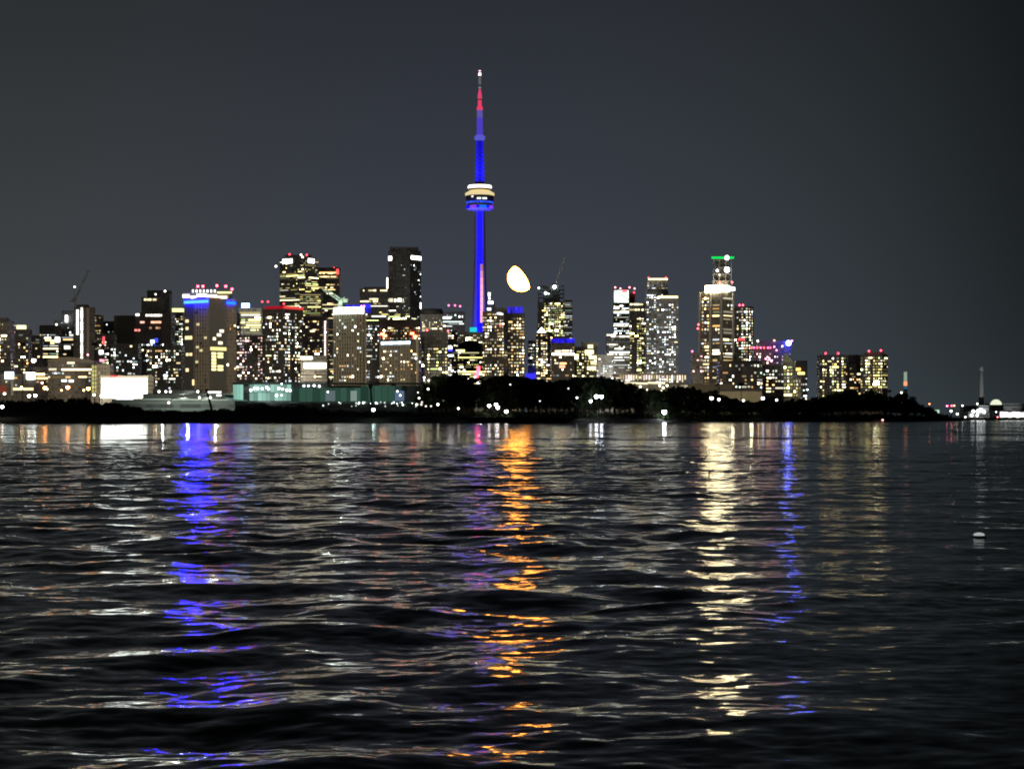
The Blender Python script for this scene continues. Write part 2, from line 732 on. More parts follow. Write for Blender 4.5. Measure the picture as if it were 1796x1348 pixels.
tree_row(TOPS_A, 8, 0, 6, seg_label)
tree_row(TOPS_A, 9, 22, 14, seg_label)
tree_row(TOPS_B, 8.5, 0, 5, seg_label)
tree_row(TOPS_B, 10, -8, 26, seg_label)
tree_row(TOPS_B, 11, 26, 10, seg_label)


def scrub(name, label, spots, cat):
    mb = MB()
    for c, rad, n in spots:
        for i in range(n):
            v = Vector((rnd.gauss(0, 1), rnd.gauss(0, 1), rnd.gauss(0, 1))).normalized()
            q = Vector(c) + Vector((v.x * 1.2, v.y, abs(v.z) * .95)) * rad * rnd.random() ** .35
            leaf(mb, q, rnd.uniform(.35, .7), rnd)
    o = mb.build(name, m_leaf)
    tag(o, label, cat, kind='stuff')


sp_ = []
for i in range(420):
    x = rnd.uniform(-60, 900)
    a = rnd.uniform(.1, .75)
    D = 1000 + a * 75
    top = zat(interp(BERM, x), 1045)
    base = max(GZ, (top - 2.2 - 3) * min(1, a * 1.9) + GZ - 0.6)
    sp_.append(((W(x, 0, D).x, D, base), rnd.uniform(1.3, 2.8), 85))
scrub('shrub_cover', 'low black scrub covering the berm along the left shore', sp_, 'shrubs')
sp_ = []
for i in range(420):
    x = rnd.uniform(845, 1680)
    D = tree_D(x) - rnd.uniform(8, 22)
    hmax = zat(interp(TOPS_B, x), D) - GZ
    sp_.append(((W(x, 0, D).x, D, GZ - .8), min(rnd.uniform(2, 4.5), hmax * .8 + .4), 85))
scrub('undergrowth', 'black undergrowth filling the foot of the shoreline wood', sp_, 'undergrowth')


# ---------------------------------------------------------------- buildings
PAL = {
    'warm': [((.95, 1, .6), 1), ((1, .70, .34), 3), ((1, .80, .48), 4), ((1, .90, .68), 4), ((1, .55, .22), 1), ((.85, .95, 1), 1)],
    'mixed': [((.7, 1, .85), 1), ((.85, 1, .6), 1), ((1, .80, .48), 3), ((1, .92, .74), 5), ((.95, 1, .95), 3), ((.80, .92, 1), 2), ((1, .6, .3), 1)],
    'yellow': [((.82, 1, .45), 2), ((1, .75, .4), 1), ((1, .86, .36), 5), ((1, .92, .55), 4), ((1, .95, .8), 2)],
    'cool': [((.7, .95, .9), 2), ((.95, 1, .95), 4), ((.82, .93, 1), 4), ((1, .95, .8), 3), ((1, .85, .5), 1)],
    'rose': [((1, .72, .55), 3), ((1, .62, .66), 3), ((1, .85, .7), 3), ((.9, .8, 1), 1)],
}
PAL = {k: [(c[0], c[1] ** 1.15, c[2] ** 1.25) for c, n in v for _ in range(n)] for k, v in PAL.items()}

unit_pane = MB()
unit_pane.box(0, 1, 0, 1, 0, 1)
unit_pane = unit_pane.mesh('window')
unit_pane.materials.append(m_win_obj)


class Face:
    def __init__(s, px0, px1, o, u, n, w):
        s.px0, s.px1, s.o, s.u, s.n, s.w = px0, px1, Vector((o[0], o[1], 0)), Vector((u[0], u[1], 0)), Vector((n[0], n[1], 0)), w

    def at(s, px):
        return (px - s.px0) / (s.px1 - s.px0) * s.w


def footprint(x0, x1, D, xs, side, th, depth):
    k = D / F
    if side is None:
        o = ((x0 - CX) * k, D)
        w = (x1 - x0) * k
        d = depth or min(max(w * .8, 16), 42)
        fs = [Face(x0, x1, o, (1, 0), (0, -1), w)]
        poly = [o, (o[0] + w, D), (o[0] + w, D + d), (o[0], D + d)]
        return fs, poly
    c, s_ = math.cos(R(th)), math.sin(R(th))
    C = ((xs - CX) * k, D)
    if side == 'R':
        w = (xs - x0) * k / c
        d = (x1 - xs) * k / s_
        P0 = (C[0] - w * c, C[1] + w * s_)
        P2 = (C[0] + d * s_, C[1] + d * c)
        fs = [Face(x0, xs, P0, (c, -s_), (-s_, -c), w), Face(xs, x1, C, (s_, c), (c, -s_), d)]
        poly = [P0, C, P2, (P0[0] + P2[0] - C[0], P0[1] + P2[1] - C[1])]
    else:
        w = (x1 - xs) * k / c
        d = (xs - x0) * k / s_
        P0 = (C[0] - d * s_, C[1] + d * c)
        P2 = (C[0] + w * c, C[1] + w * s_)
        fs = [Face(xs, x1, C, (c, s_), (s_, -c), w), Face(x0, xs, P0, (s_, -c), (-c, -s_), d)]
        poly = [P0, C, P2, (P0[0] + P2[0] - C[0], P0[1] + P2[1] - C[1])]
    return fs, poly


class Bld:
    def __init__(s, name, label, x0, x1, ytop, D, color=(.16, .15, .13), mat='block', cat='building', xs=None, side=None, th=32, depth=None, bw=2.5, fh=2.9, group=None, part='tower_body', zb=GZ):
        s.D, s.x0, s.x1, s.ytop, s.color, s.mat, s.bw, s.fh, s.th, s.k = D, x0, x1, ytop, color, mat, bw, fh, th, D / F
        cxp = xs if xs is not None else (x0 + x1) / 2
        b = W(cxp, 0, D)
        s.root = empty(name, (b.x, D, zb))
        s.zb = zb
        tag(s.root, label, cat, group)
        s.faces, s.poly = footprint(x0, x1, D, xs, side, th, depth)
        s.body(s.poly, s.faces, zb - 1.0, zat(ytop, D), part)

    def loc(s, p):
        return (p[0] - s.root.location.x, p[1] - s.root.location.y, p[2] - s.root.location.z)

    def body(s, poly, faces, z0, z1, part, color=None, mat=None):
        mb = MB()
        n = len(poly)
        for i in range(n):
            a, b = poly[i], poly[(i + 1) % n]
            L = math.hypot(b[0] - a[0], b[1] - a[1])
            nb = max(1, round(L / s.bw))
            v0, v1 = (z0 - s.zb) / s.fh, (z1 - s.zb) / s.fh
            mb.face([s.loc((*a, z0)), s.loc((*b, z0)), s.loc((*b, z1)), s.loc((*a, z1))], [(0, v0), (nb, v0), (nb, v1), (0, v1)])
        mb.face([s.loc((*p_, z1)) for p_ in poly])
        o = mb.build(part, FAC[mat or s.mat], s.root)
        o.color = (*[c_ * .95 + (.05 if s.D < 2000 else .10 if s.D < 2300 else .15) for c_ in (color or s.color)], 1)  # farther walls lightened in place of light that falls short
        # parapet, a low upstand round the roof
        return o

    def parapet(s, h=1.2, color=None, y=None, name='parapet'):
        mb = MB()
        z1 = zat(y if y else s.ytop, s.D)
        cx = sum(p_[0] for p_ in s.poly) / 4
        cy = sum(p_[1] for p_ in s.poly) / 4
        for i in range(4):
            a, b = s.poly[i], s.poly[(i + 1) % 4]
            ai = (a[0] + (cx - a[0]) * .03, a[1] + (cy - a[1]) * .03)
            bi = (b[0] + (cx - b[0]) * .03, b[1] + (cy - b[1]) * .03)
            mb.hexa([s.loc((*q, z)) for z in (z1 + .02, z1 + h) for q in (a, b, bi, ai)])
        o = mb.build(name, plain(color or s.color, .8), s.root)
        return o

    def tier(s, x0, x1, ytop, ybot=None, D=None, part='upper_tier', color=None, mat=None, xs=None, side=None, depth=None, own=True):
        """a further block of the same building; returns its faces"""
        D = D or s.D + 3
        fs, poly = footprint(x0, x1, D, xs, side, s.th, depth)
        z0 = s.zb - .8 if ybot is None else zat(ybot, D)
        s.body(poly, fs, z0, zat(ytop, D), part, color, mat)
        return fs

    def quad(s, fc, u0, u1, z0, z1, n0, n1, mb, col=None):
        o, u, n = fc.o, fc.u, fc.n
        c = []
        for z in (z0, z1):
            for uu, nn in ((u0, n1), (u1, n1), (u1, n0), (u0, n0)):
                q = o + u * uu + n * nn
                c.append(s.loc((q.x, q.y, z)))
        mb.hexa(c, col)

    def strip(s, x0, x1, y0, y1, mat, name='light_strip', face=0, proud=.5, back=.4, D=None):
        fc = s.faces[face] if not isinstance(face, Face) else face
        D = D or s.D
        if name == 'lit_floor':          # a lit storey: rooms of uneven brightness with dark gaps
            c0 = next(k for k, v in _emit.items() if v == mat)
            x = x0
            while x < x1 - .8:
                w_ = min(rnd.choice((2.2, 3.2, 4.6, 7.0)), x1 - x)
                if rnd.random() < .86:
                    m_ = emit(c0[0], round(c0[1] * rnd.choice((.25, .5, .8, 1.1, 1.5)), 2), False)
                    mb = MB()
                    s.quad(fc, fc.at(x), fc.at(x + w_ - .5), zat(y1, D), zat(y0 + rnd.uniform(0, .5), D), -back, proud, mb)
                    mb.build('floor_window', m_, s.root)
                x += w_
            return
        mb = MB()
        s.quad(fc, fc.at(x0), fc.at(x1), zat(y1, D), zat(y0, D), -back, proud, mb)
        return mb.build(name, mat, s.root)

    def piers(s, xs, wpx, color, y0=None, y1=None, face=0, proud=.7, name='pier'):
        for x in xs:
            s.strip(x - wpx / 2, x + wpx / 2, y0 if y0 else s.ytop + .5, y1 if y1 else H0 - 2, plain(color, .85), name, face, proud, .1)

    def box(s, x0, x1, y0, y1, mat, name, back=4, depth=10, D=None):
        """a block on the roof"""
        D = D or s.D
        if name.startswith('blue_') and mat in _emit.values():      # a bank of light panels, unevenly bright
            c0 = next(k for k, v in _emit.items() if v == mat)
            nx, ny = max(2, round((x1 - x0) / 4.5)), 2 if y1 - y0 > 5 else 1
            for i in range(nx):
                for j in range(ny):
                    m_ = emit(c0[0], round(c0[1] * rnd.choice((.35, .5, .7, .9, 1.1)) * (1.0 if j == 0 else .8), 2), False)
                    xa, xb = x0 + (x1 - x0) * i / nx, x0 + (x1 - x0) * (i + 1) / nx - .25
                    ya, yb = y0 + (y1 - y0) * j / ny, y0 + (y1 - y0) * (j + 1) / ny - .15
                    p0, p1 = s.loc(W(xa, yb, D + back)), s.loc(W(xb, ya, D + back))
                    mb = MB()
                    mb.box(p0[0], p1[0], p0[1], p0[1] + depth, p0[2], p1[2])
                    mb.build(name.replace('band', 'panel').replace('crown', 'panel'), m_, s.root)
            return
        mb = MB()
        a, b = W(x0, y1, D + back), W(x1, y0, D + back)
        mb.box(*(lambda p0, p1: (p0[0], p1[0], p0[1], p0[1] + depth, p0[2], p1[2]))(s.loc(a), s.loc(b)))
        return mb.build(name, mat, s.root)

    def beacon(s, x, y, color=(1, .05, .08), strength=9, r=None, D=None, foot=None, name='beacon'):
        D = D or s.D + 4
        r = r or 1.6 * D / F
        mb = MB()
        c = s.loc(W(x, y, D))
        mb.lathe([(.15 * r, -r), (.75 * r, -.7 * r), (r, 0), (.75 * r, .7 * r), (.15 * r, r)], 8, c)
        o = mb.build(name, emit(color, strength, strength > 14), s.root)
        mb = MB()
        zt = zat(foot if foot else s.ytop, D) - s.root.location.z
        if zt < c[2] - r:
            mb.bar((c[0], c[1], zt - .3), (c[0], c[1], c[2] - r * .9), .16, .12, 5)
            mb.build('beacon_mast', plain((.1, .1, .1), .6), o)
        return o

    def windows(s, p=.3, pal='mixed', style='grid', face=0, y0=None, y1=None, x0=None, x1=None, gain=1.0, single=None, D=None, size=(.22, .72, .30, .74), run=.14, zref=None, bright=.10):
        """light the rooms of one face; zref: floors counted as on the body"""
        fc = s.faces[face] if not isinstance(face, Face) else face
        D = D or s.D
        nb = max(1, round(fc.w / s.bw))
        bw = fc.w / nb
        zt = zat(y0 if y0 is not None else s.ytop + 2, D)
        zl = max(s.zb + 3, zat(y1 if y1 is not None else 712, D))
        j0, j1 = int((zl - s.zb) / s.fh) + 1, int((zt - s.zb) / s.fh)
        i0 = 0 if x0 is None else max(0, int(fc.at(x0) / bw + .5))
        i1 = nb if x1 is None else min(nb, int(fc.at(x1) / bw + .5))
        single = (s.D < 2150) if single is None else single
        palette = PAL[pal]
        colw = [rnd.uniform(.2, 1.9) ** 1.6 for _ in range(nb)]
        roww = [rnd.uniform(.15, 1.9) ** 1.6 for _ in range(j1 + 1)]
        joined = MB()
        out = []
        for j in range(j0, j1):
            i = i0
            while i < i1:
                if style == 'cols':
                    q = p * colw[i]
                elif style == 'bands':
                    q = p * roww[j]
                elif style == 'full':
                    q = p
                else:
                    q = p * (.55 + .45 * colw[i] * roww[j])
                if rnd.random() < q * (1.12 if style != 'full' else 1):
                    L = 1
                    while i + L < i1 and rnd.random() < (run if style != 'bands' else min(.92, run + .35 * roww[j])):
                        L += 1
                    c = rnd.choice(palette)
                    st = gain * 1.15 * math.exp(rnd.gauss(0, 1.2))
                    if rnd.random() < bright:
                        st *= 4
                    c = tuple(k * st for k in c)
                    out.append((i, L, j, c))
                    i += L
                else:
                    i += 1
        out.sort(key=lambda q: -q[1])
        for kk, (i, L, j, c) in enumerate(out):
            ja, jb, jc, jd = [rnd.uniform(-.14, .14) for _ in range(4)]
            u0, u1 = (i + size[0] + ja) * bw, (i + L - 1 + size[1] + jb) * bw
            z0, z1 = s.zb + (j + size[2] + jc * .6) * s.fh, s.zb + (j + size[3] + jd * .8) * s.fh
            if single and kk < 280:
                o = bpy.data.objects.new('window', unit_pane)
                COL.objects.link(o)
                o.parent = s.root
                q = fc.o + fc.u * u0 + fc.n * .08
                o.location = s.loc((q.x, q.y, z0))
                o.rotation_euler = (0, 0, math.atan2(fc.u.y, fc.u.x))
                o.scale = (u1 - u0, .38, z1 - z0)
                o.color = (*c, 1)
            else:
                s.quad(fc, u0, u1, z0, z1, -.3, .08, joined, c)
        if joined.f:
            o = joined.build('lit_windows', m_win_att, s.root)
            tag(o, kind='stuff')


DK = (.045, .045, .048)
BRN = (.13, .10, .075)
TAN = (.26, .22, .16)
GRY = (.16, .165, .16)
CONC = (.22, .21, .185)
BLU = (.05, .06, .09)
RED = (1, .04, .07)
WARMW = (1, .9, .66)
COOLW = (.9, 1, 1)
roofm = plain((.09, .09, .09), .8)
darkm = plain((.03, .03, .033), .7)

# ---------------------------------------------------------------- far downtown
b = Bld('office_tower', 'tall pale office tower with two white roof signs and dense yellow lit floors', 487, 556, 452, 3900, (.15, .145, .13), 'glass', xs=535, side='R', th=34, bw=3.4, fh=3.6)
b.windows(.42, 'yellow', 'bands', 0, gain=.75, run=.35)
b.windows(.30, 'yellow', 'bands', 1, gain=.6, run=.3)
b.tier(525, 563, 512, D=3880, part='lower_wing')
fs = footprint(525, 563, 3880, None, None, 30, None)[0]
b.windows(.55, 'yellow', 'bands', fs[0], y0=514, y1=600, gain=.7, D=3880)
b.strip(493, 511, 453, 460, emit((1, 1, 1), 9), 'roof_sign')
b.strip(540, 549, 453, 460, emit((1, 1, 1), 9), 'roof_sign', 1)
b.box(500, 545, 447, 452, roofm, 'penthouse')
for x, y in ((508, 446), (528, 447), (538, 447), (531, 451)):
    b.beacon(x, y, RED if x in (508, 538) else (1, .75, .6), 7)
b.beacon(484, 467, (1, .97, .9), 9, D=3890, foot=560)

b = Bld('office_tower', 'dark office tower with few yellow floors and a red corner, right of the pale tower', 556, 595, 472, 4150, (.06, .045, .045), 'glass', bw=3.4, fh=3.6)
for y, x0, x1 in ((478, 557, 588), (484, 560, 592), (498, 572, 594), (503, 556, 574), (531, 574, 586)):
    b.strip(x0, x1, y, y + 2.2, emit((1, .72, .34), 2.6, False), 'lit_floor')
b.windows(.10, 'warm', 'bands', gain=.8)
b.strip(590, 594, 472, 481, emit((1, .05, .04), 4), 'red_corner_light', proud=1.2)
b.beacon(586, 470, RED, 6)
b.parapet(3)

b = Bld('office_tower', 'broad dark office block with three bright yellow floors, left of the black tower', 631, 681, 506, 3850, (.06, .06, .075), 'glass', bw=3.4, fh=3.6)
for y, x0, x1, st in ((508, 637, 660, 2), (508, 667, 680, 2), (523, 648, 664, 2), (527, 632, 664, 3.2), (531, 655, 668, 1.2)):
    b.strip(x0, x1, y, y + 2.6, emit((1, .86, .45), st, False), 'lit_floor')
b.windows(.18, 'yellow', 'bands', y0=533, gain=.8)
b.box(638, 676, 503, 506, roofm, 'penthouse')

b = Bld('black_skyscraper', 'tallest black office slab with two white roof signs and one bright floor', 680, 737, 438, 3950, (.05, .053, .065), 'glass', xs=719, side='R', th=30, bw=3.2, fh=3.7)
b.tier(684, 733, 433, 438.2, D=3960, part='roof_plant')
b.windows(.035, 'cool', 'grid', 0, y0=460, gain=.8)
b.windows(.05, 'cool', 'grid', 1, y0=460, gain=.8)
b.windows(.12, 'yellow', 'bands', 0, y0=530, y1=600, gain=.9)
b.strip(680.5, 686, 448, 455, emit((1, .98, .9), 8), 'roof_sign')
b.strip(721, 737, 448, 454, emit((1, .98, .85), 8), 'roof_sign', 1)
for i, (xa, xb) in enumerate(((681, 689), (691, 696), (697, 704), (706, 718))):
    b.strip(xa, xb, 522 + (i % 2), 528.5, emit((1, .93, .66), 4, False), 'lit_floor')
b.strip(700, 730, 558, 562, emit((1, .93, .45), 2, False), 'lit_floor')
b.strip(735.5, 737, 529, 540, emit((1, .96, .9), 4, False), 'corner_light', 1)
mb = MB()
p0, p1 = W(679.3, 487, 3900), W(678.2, 557, 3900)
mb.box(p0.x - 1.1, p0.x + 1.1, 3899, 3901, p1.z, p0.z)
o = empty('light_mast', (p0.x, 3900, GZ))
o2 = mb.build('light_column', emit((1, .95, .8), 5, False), o, (-p0.x, -3900, -GZ))
mb = MB()
mb.bar((0, 0, 0), (0, 0, p1.z - GZ), 1.4, 1.1, 6)
mb.build('mast', darkm, o)
tag(o, 'slim mast with one long white light column at the left edge of the black tower', 'mast')

b = Bld('office_tower', 'round topped tower with a dark drum roof, right of the black tower', 737, 776, 551, 3100, (.17, .165, .15), 'block')
b.windows(.35, 'warm', 'grid', gain=.9)
mb = MB()
c = W(757, 551, 3100)
mb.lathe([(15.5, -1), (15.5, 5.5), (14.6, 7.6), (14.2, 8.2)], 28)
o = mb.build('drum_roof', darkm, b.root, b.loc((c.x, 3116, c.z)))

b = Bld('office_tower', 'grey office tower crowned by three small red lights, left of the blue tower', 776, 815, 546, 3650, (.20, .21, .22), 'glass', bw=3.4, fh=3.6)
b.windows(.30, 'cool', 'bands', gain=.8, y1=640)
b.strip(776, 792, 556, 559, emit((.9, 1, .95), 3, False), 'lit_floor')
b.strip(805, 812, 553, 557, emit((1, 1, .95), 4, False), 'lit_floor')
for x, y in ((787, 535.5), (798, 535.5), (807, 537)):
    b.beacon(x, y, (1, .12, .3), 6)

b = Bld('office_tower', 'slender far tower with a stack of white lights just right of the blue tower', 851, 868, 529, 3700, (.12, .13, .15), 'glass')
b.tier(855, 863, 512, 529.3, D=3706, part='spire_block')
for x0, x1, y0, y1 in ((856, 860, 513, 519), (857, 860, 521, 525), (856, 865, 528, 533), (850, 861, 540, 544)):
    b.strip(x0, x1, y0, y1, emit((.86, .96, 1), 4, False), 'white_light')
b.windows(.2, 'cool', 'bands', y0=546)

b = Bld('tower_under_construction', 'unfinished tower with work lights on its bare top and rows of lit open floors', 943, 991, 529, 3200, (.10, .11, .12), 'glass', bw=3.0, fh=3.3)
b.windows(.86, 'yellow', 'full', x0=955, y0=530, y1=592, gain=.85, run=.25)
b.windows(.4, 'warm', 'grid', x1=956, y0=540, y1=580, gain=.9)
b.windows(.4, 'warm', 'grid', y0=592, y1=660, gain=.7)
for x in (944, 955, 966, 977, 988):
    b.strip(x, x + 1.6, 500, 529, plain((.12, .13, .13), .8), 'column', proud=.1, back=1.5)
for y in (500, 507, 514, 521):
    b.strip(944, 990, y, y + 1, plain((.14, .15, .15), .8), 'floor_slab', proud=.3, back=26)
b.box(953, 982, 501, 529, plain((.07, .085, .085), .8), 'lift_core', 10, 10)
for x, y, st, r in ((945, 505, 5, 1.7), (972.5, 503, 14, 2.8), (957, 514, 9, 2.3), (962, 515, 4, 1.5)):
    b.beacon(x, y, (.82, 1, .97), st, r=r * 3200 / F, D=3197, foot=530, name='work_light')
b2 = b

b = Bld('office_tower', 'dim dark tower behind the right shoulder of the unfinished tower', 990, 1004, 526, 3400, (.07, .075, .085), 'glass')
b.windows(.3, 'cool', 'bands', gain=.25)

b = Bld('office_tower', 'stepped tower with a white lit glass box on top, left of the twin blue towers', 1076, 1104, 507, 3300, (.10, .105, .13), 'glass', bw=3.2, fh=3.4)
crown = []
for i in range(5):
    for j in range(6):
        b.strip(1077 + i * 5.2, 1081.6 + i * 5.2, 509 + j * 3.7, 512 + j * 3.7, emit((.86, 1, .86), 2.1 if (i * 7 + j * 3) % 5 else 1.2, False), 'crown_pane', proud=.5)
b.strip(1091, 1100, 508.5, 512, emit((1, .12, .16), 2.4), 'red_sign', proud=.9)
b.tier(1104, 1114, 514, D=3310, part='side_shaft')
b.windows(.4, 'cool', 'bands', y0=534, y1=600, gain=.9)
for y0_, y1_, xa, xb in ((537, 540, 1077, 1087), (545, 548, 1076, 1103), (570, 572, 1076, 1103)):
    b.strip(xa, xb, y0_, y1_, emit((1, .9, .6), 2.4, False), 'lit_floor')
for x, y in ((1079, 504), (1088, 506), (1104, 504), (1113, 506)):
    b.beacon(x, y, (1, .3, .35), 5)
b.beacon(1112, 513, RED, 5, D=3305, foot=516)

b = Bld('office_block', 'wide terraced block of warm lit floors at the foot of the stepped tower', 1064, 1105, 585, 2900, (.07, .075, .11), 'glass', bw=3.2, fh=3.4)
for y, xa, xb, st in ((586, 1064, 1080, 4), (588.5, 1072, 1104, 2.6), (603, 1066, 1084, 1.6), (610, 1078, 1103, 2.2), (620, 1065, 1104, 2.6)):
    b.strip(xa, xb, y, y + 2.6, emit((1, .9, .7), st, False), 'lit_floor')
b.windows(.25, 'cool', 'bands', gain=.8)

b = Bld('office_tower', 'dark tower with two yellow floors at its flat top, between the stepped and twin towers', 1104, 1134, 531, 3050, (.075, .078, .09), 'glass', bw=3.2, fh=3.4)
b.strip(1105, 1133, 532, 535, emit((1, .86, .48), 2.6, False), 'lit_floor')
b.strip(1090, 1133, 541.5, 544.5, emit((1, .86, .45), 2.8, False), 'lit_floor')
b.windows(.35, 'yellow', 'cols', y0=556, gain=.8)

b = Bld('condo_tower', 'taller of the twin blue towers, with a glass crown under a thin yellow line', 1134, 1172, 510, 2800, (.085, .095, .15), 'glass', bw=3.0, fh=3.1)
fs = b.tier(1135, 1171, 491, 510.2, D=2804, part='glass_crown', color=(.2, .22, .25))
b.strip(1137, 1171, 488, 491, emit((1, .8, .42), 2.6, False), 'crown_line')
b.windows(.55, 'cool', 'grid', fs[0], y0=491, y1=511, gain=.18, D=2804, single=False)
for x in (1137.5, 1168):
    b.beacon(x, 487, RED, 5)
b.windows(.34, 'cool', 'grid', gain=.95, run=.15)
b = Bld('condo_tower', 'shorter of the twin blue towers, with a yellow lit roof edge', 1152, 1190, 523, 2740, (.085, .095, .155), 'glass', bw=3.0, fh=3.1)
b.strip(1154, 1189, 519, 522.6, emit((1, .84, .40), 2.6, False), 'roof_edge_light')
b.windows(.34, 'cool', 'grid', y0=530, gain=.95, run=.15)

# ---------------------------------------------------------------- left towers
b = Bld('apartment_block', 'dark apartment block cut by the left edge, window lights in columns', -14, 18, 562, 1750, (.07, .068, .065), 'block')
b.windows(.30, 'warm', 'cols', y1=640)
b.box(-8, 12, 557, 562, roofm, 'penthouse')
b = Bld('apartment_block', 'apartment tower with a pale yellow lit roof room near the left edge', 18, 50, 577, 2050, (.15, .14, .115), 'block')
b.windows(.33, 'warm', 'grid', gain=.8)
b.box(29, 43, 570, 578, emit((1, .95, .55), 1.6, False), 'lit_roof_room', 1, 8)
b.beacon(25, 571, (1, .95, .8), 4)
b = Bld('apartment_block', 'plain brown apartment slab second behind the yellow roof room tower', 48, 70, 588, 2250, (.17, .155, .125), 'block')
b.windows(.14, 'warm', 'grid', gain=.45)
b = Bld('apartment_block', 'flat topped block with a dark roof storey and bright broken rows of lights', 69, 103, 571, 2350, (.10, .095, .085), 'block')
b.tier(71, 96, 570, 580, D=2346, part='roof_storey', color=DK)
b.windows(.5, 'mixed', 'bands', y0=582, y1=632, gain=1.0)
b.strip(89, 95, 596, 603, emit((1, .85, .3), 3, False), 'lit_room')
b.strip(97, 105, 591, 600, emit((1, 1, .95), 5, False), 'lit_room')
b = Bld('office_block', 'dark stepped block left of the tower with two white light lines', 95, 129, 561, 2650, (.055, .06, .07), 'glass')
b.tier(108, 130, 545, D=2655, part='upper_tier')
b.windows(.2, 'mixed', 'bands', gain=.8)
b.strip(116, 119, 553, 565, emit((.97, 1, .95), 4, False), 'white_light', proud=6)
b.strip(108, 124, 606, 612, emit((1, .95, .8), 2.2, False), 'lit_floor')
b.beacon(99, 569, (1, .95, .85), 5, D=2648)

b = Bld('apartment_tower', 'tower with two long white vertical light lines and a rounded dark cap', 128, 163, 538, 1950, (.15, .145, .11), 'block', xs=147, side='R', th=35)
b.box(135, 152, 534, 538, darkm, 'roof_cap', 6, 12)
for i in range(9):
    b.strip(133, 136.4, 543 + i * 4.9, 546.9 + i * 4.9, emit((1, .98, .92), 4.5, False), 'stair_light', proud=.6)
for i in range(20):
    b.strip(141.5, 145, 539 + i * 5.1, 543 + i * 5.1, emit((1, .98, .88), (4 if i % 4 else 1.4), False), 'stair_light', proud=.6)
b.strip(150.5, 153.5, 540, 640, plain((.34, .34, .33), .8), 'pier', 1, .9)
b.beacon(154, 622, (1, .35, .45), 6, D=1940, foot=625)

b = Bld('apartment_block', 'narrow grey block right of the of the tower with white light lines', 162, 177, 552, 2450, (.17, .165, .14), 'block')
b.windows(.2, 'warm', 'grid', gain=.6)
b = Bld('office_block', 'low dark block with clustered white and red lights left of the blank slab', 170, 200, 585, 2150, (.075, .08, .085), 'block')
b.windows(.34, 'mixed', 'grid', y0=590)
b.strip(180, 184, 590, 604, emit((1, .1, .14), 1.4), 'red_light')
b.strip(174, 181, 614, 621, emit((1, 1, .95), 4, False), 'lit_room')
b.strip(175, 183, 630, 634, emit((1, .3, .42), 2.2), 'red_light')
b = Bld('office_block', 'dim blue grey block between the white lined tower and the blank slab', 175, 200, 563, 2700, (.08, .09, .10), 'glass')
b.windows(.08, 'cool', 'grid', gain=.5)
b = Bld('slab_building', 'wide slab with a blank pale grey end wall and no lights', 200, 241, 553, 2550, (.30, .30, .27), 'blank', bw=60, fh=70)
b.strip(200, 203.5, 553, 600, plain((.36, .36, .35), .8), 'corner_pier')
b.strip(207, 227, 597, 600, emit((.95, 1, .8), 1.6, False), 'lit_floor')
b = Bld('apartment_block', 'dark low block with scattered white windows in front of the blank grey slab', 194, 242, 602, 2100, (.085, .088, .09), 'block')
b.windows(.30, 'cool', 'grid', y1=665)

b = Bld('apartment_tower', 'stepped dark tower with rosy light bands and a bright blue window', 236, 300, 548, 2400, (.075, .068, .065), 'block')
b.tier(248, 286, 521, D=2404, part='upper_tier')
b.tier(258, 297, 509, D=2430, part='top_tier', color=(.05, .055, .06))
fs = footprint(248, 286, 2404, None, None, 32, None)[0]
b.strip(253, 275, 523.5, 527, emit((1, .82, .45), 2.4, False), 'lit_floor', fs[0], D=2404)
for y, xa, xb, c, st in ((550, 238, 250, (1, .9, .75), 3), (551, 256, 284, (1, .88, .74), 3.2), (563, 265, 283, (1, .42, .25), 1.7), (563, 246, 254, (1, .5, .4), 1.6), (573, 262, 282, (1, .55, .3), 1.9), (577, 236, 246, (1, .3, .25), 1.8)):
    b.strip(xa, xb, y, y + 3.6, emit(c, st, False), 'lit_floor')
b.strip(264, 271, 596, 602, emit((.75, .9, 1), 3), 'lit_room')
b.strip(271, 277, 593, 607, emit((.05, .09, 1), 1.3), 'blue_window')
b.windows(.2, 'mixed', 'grid', y0=600)
b.beacon(289.5, 510.5, (1, 1, .96), 7, D=2390, foot=550)
b.beacon(273, 516, (.95, 1, .9), 3, D=2400, foot=522)
b = Bld('apartment_tower', 'tower topped by a yellow lit roof band, left of the blue crowned tower', 286, 321, 547, 2550, (.10, .105, .10), 'block')
b.box(287, 320, 540.5, 547, emit((.95, 1, .42), 1.5, False), 'lit_roof_band', 1, 12)
b.windows(.42, 'mixed', 'grid', y1=655)
b.beacon(300, 532, (.6, .55, .6), .6, foot=541)
b = Bld('apartment_block', 'lower dark block with sparse lights at the foot of the yellow roof band tower', 258, 318, 606, 2050, (.085, .085, .078), 'block')
b.windows(.24, 'mixed', 'grid', y1=690)

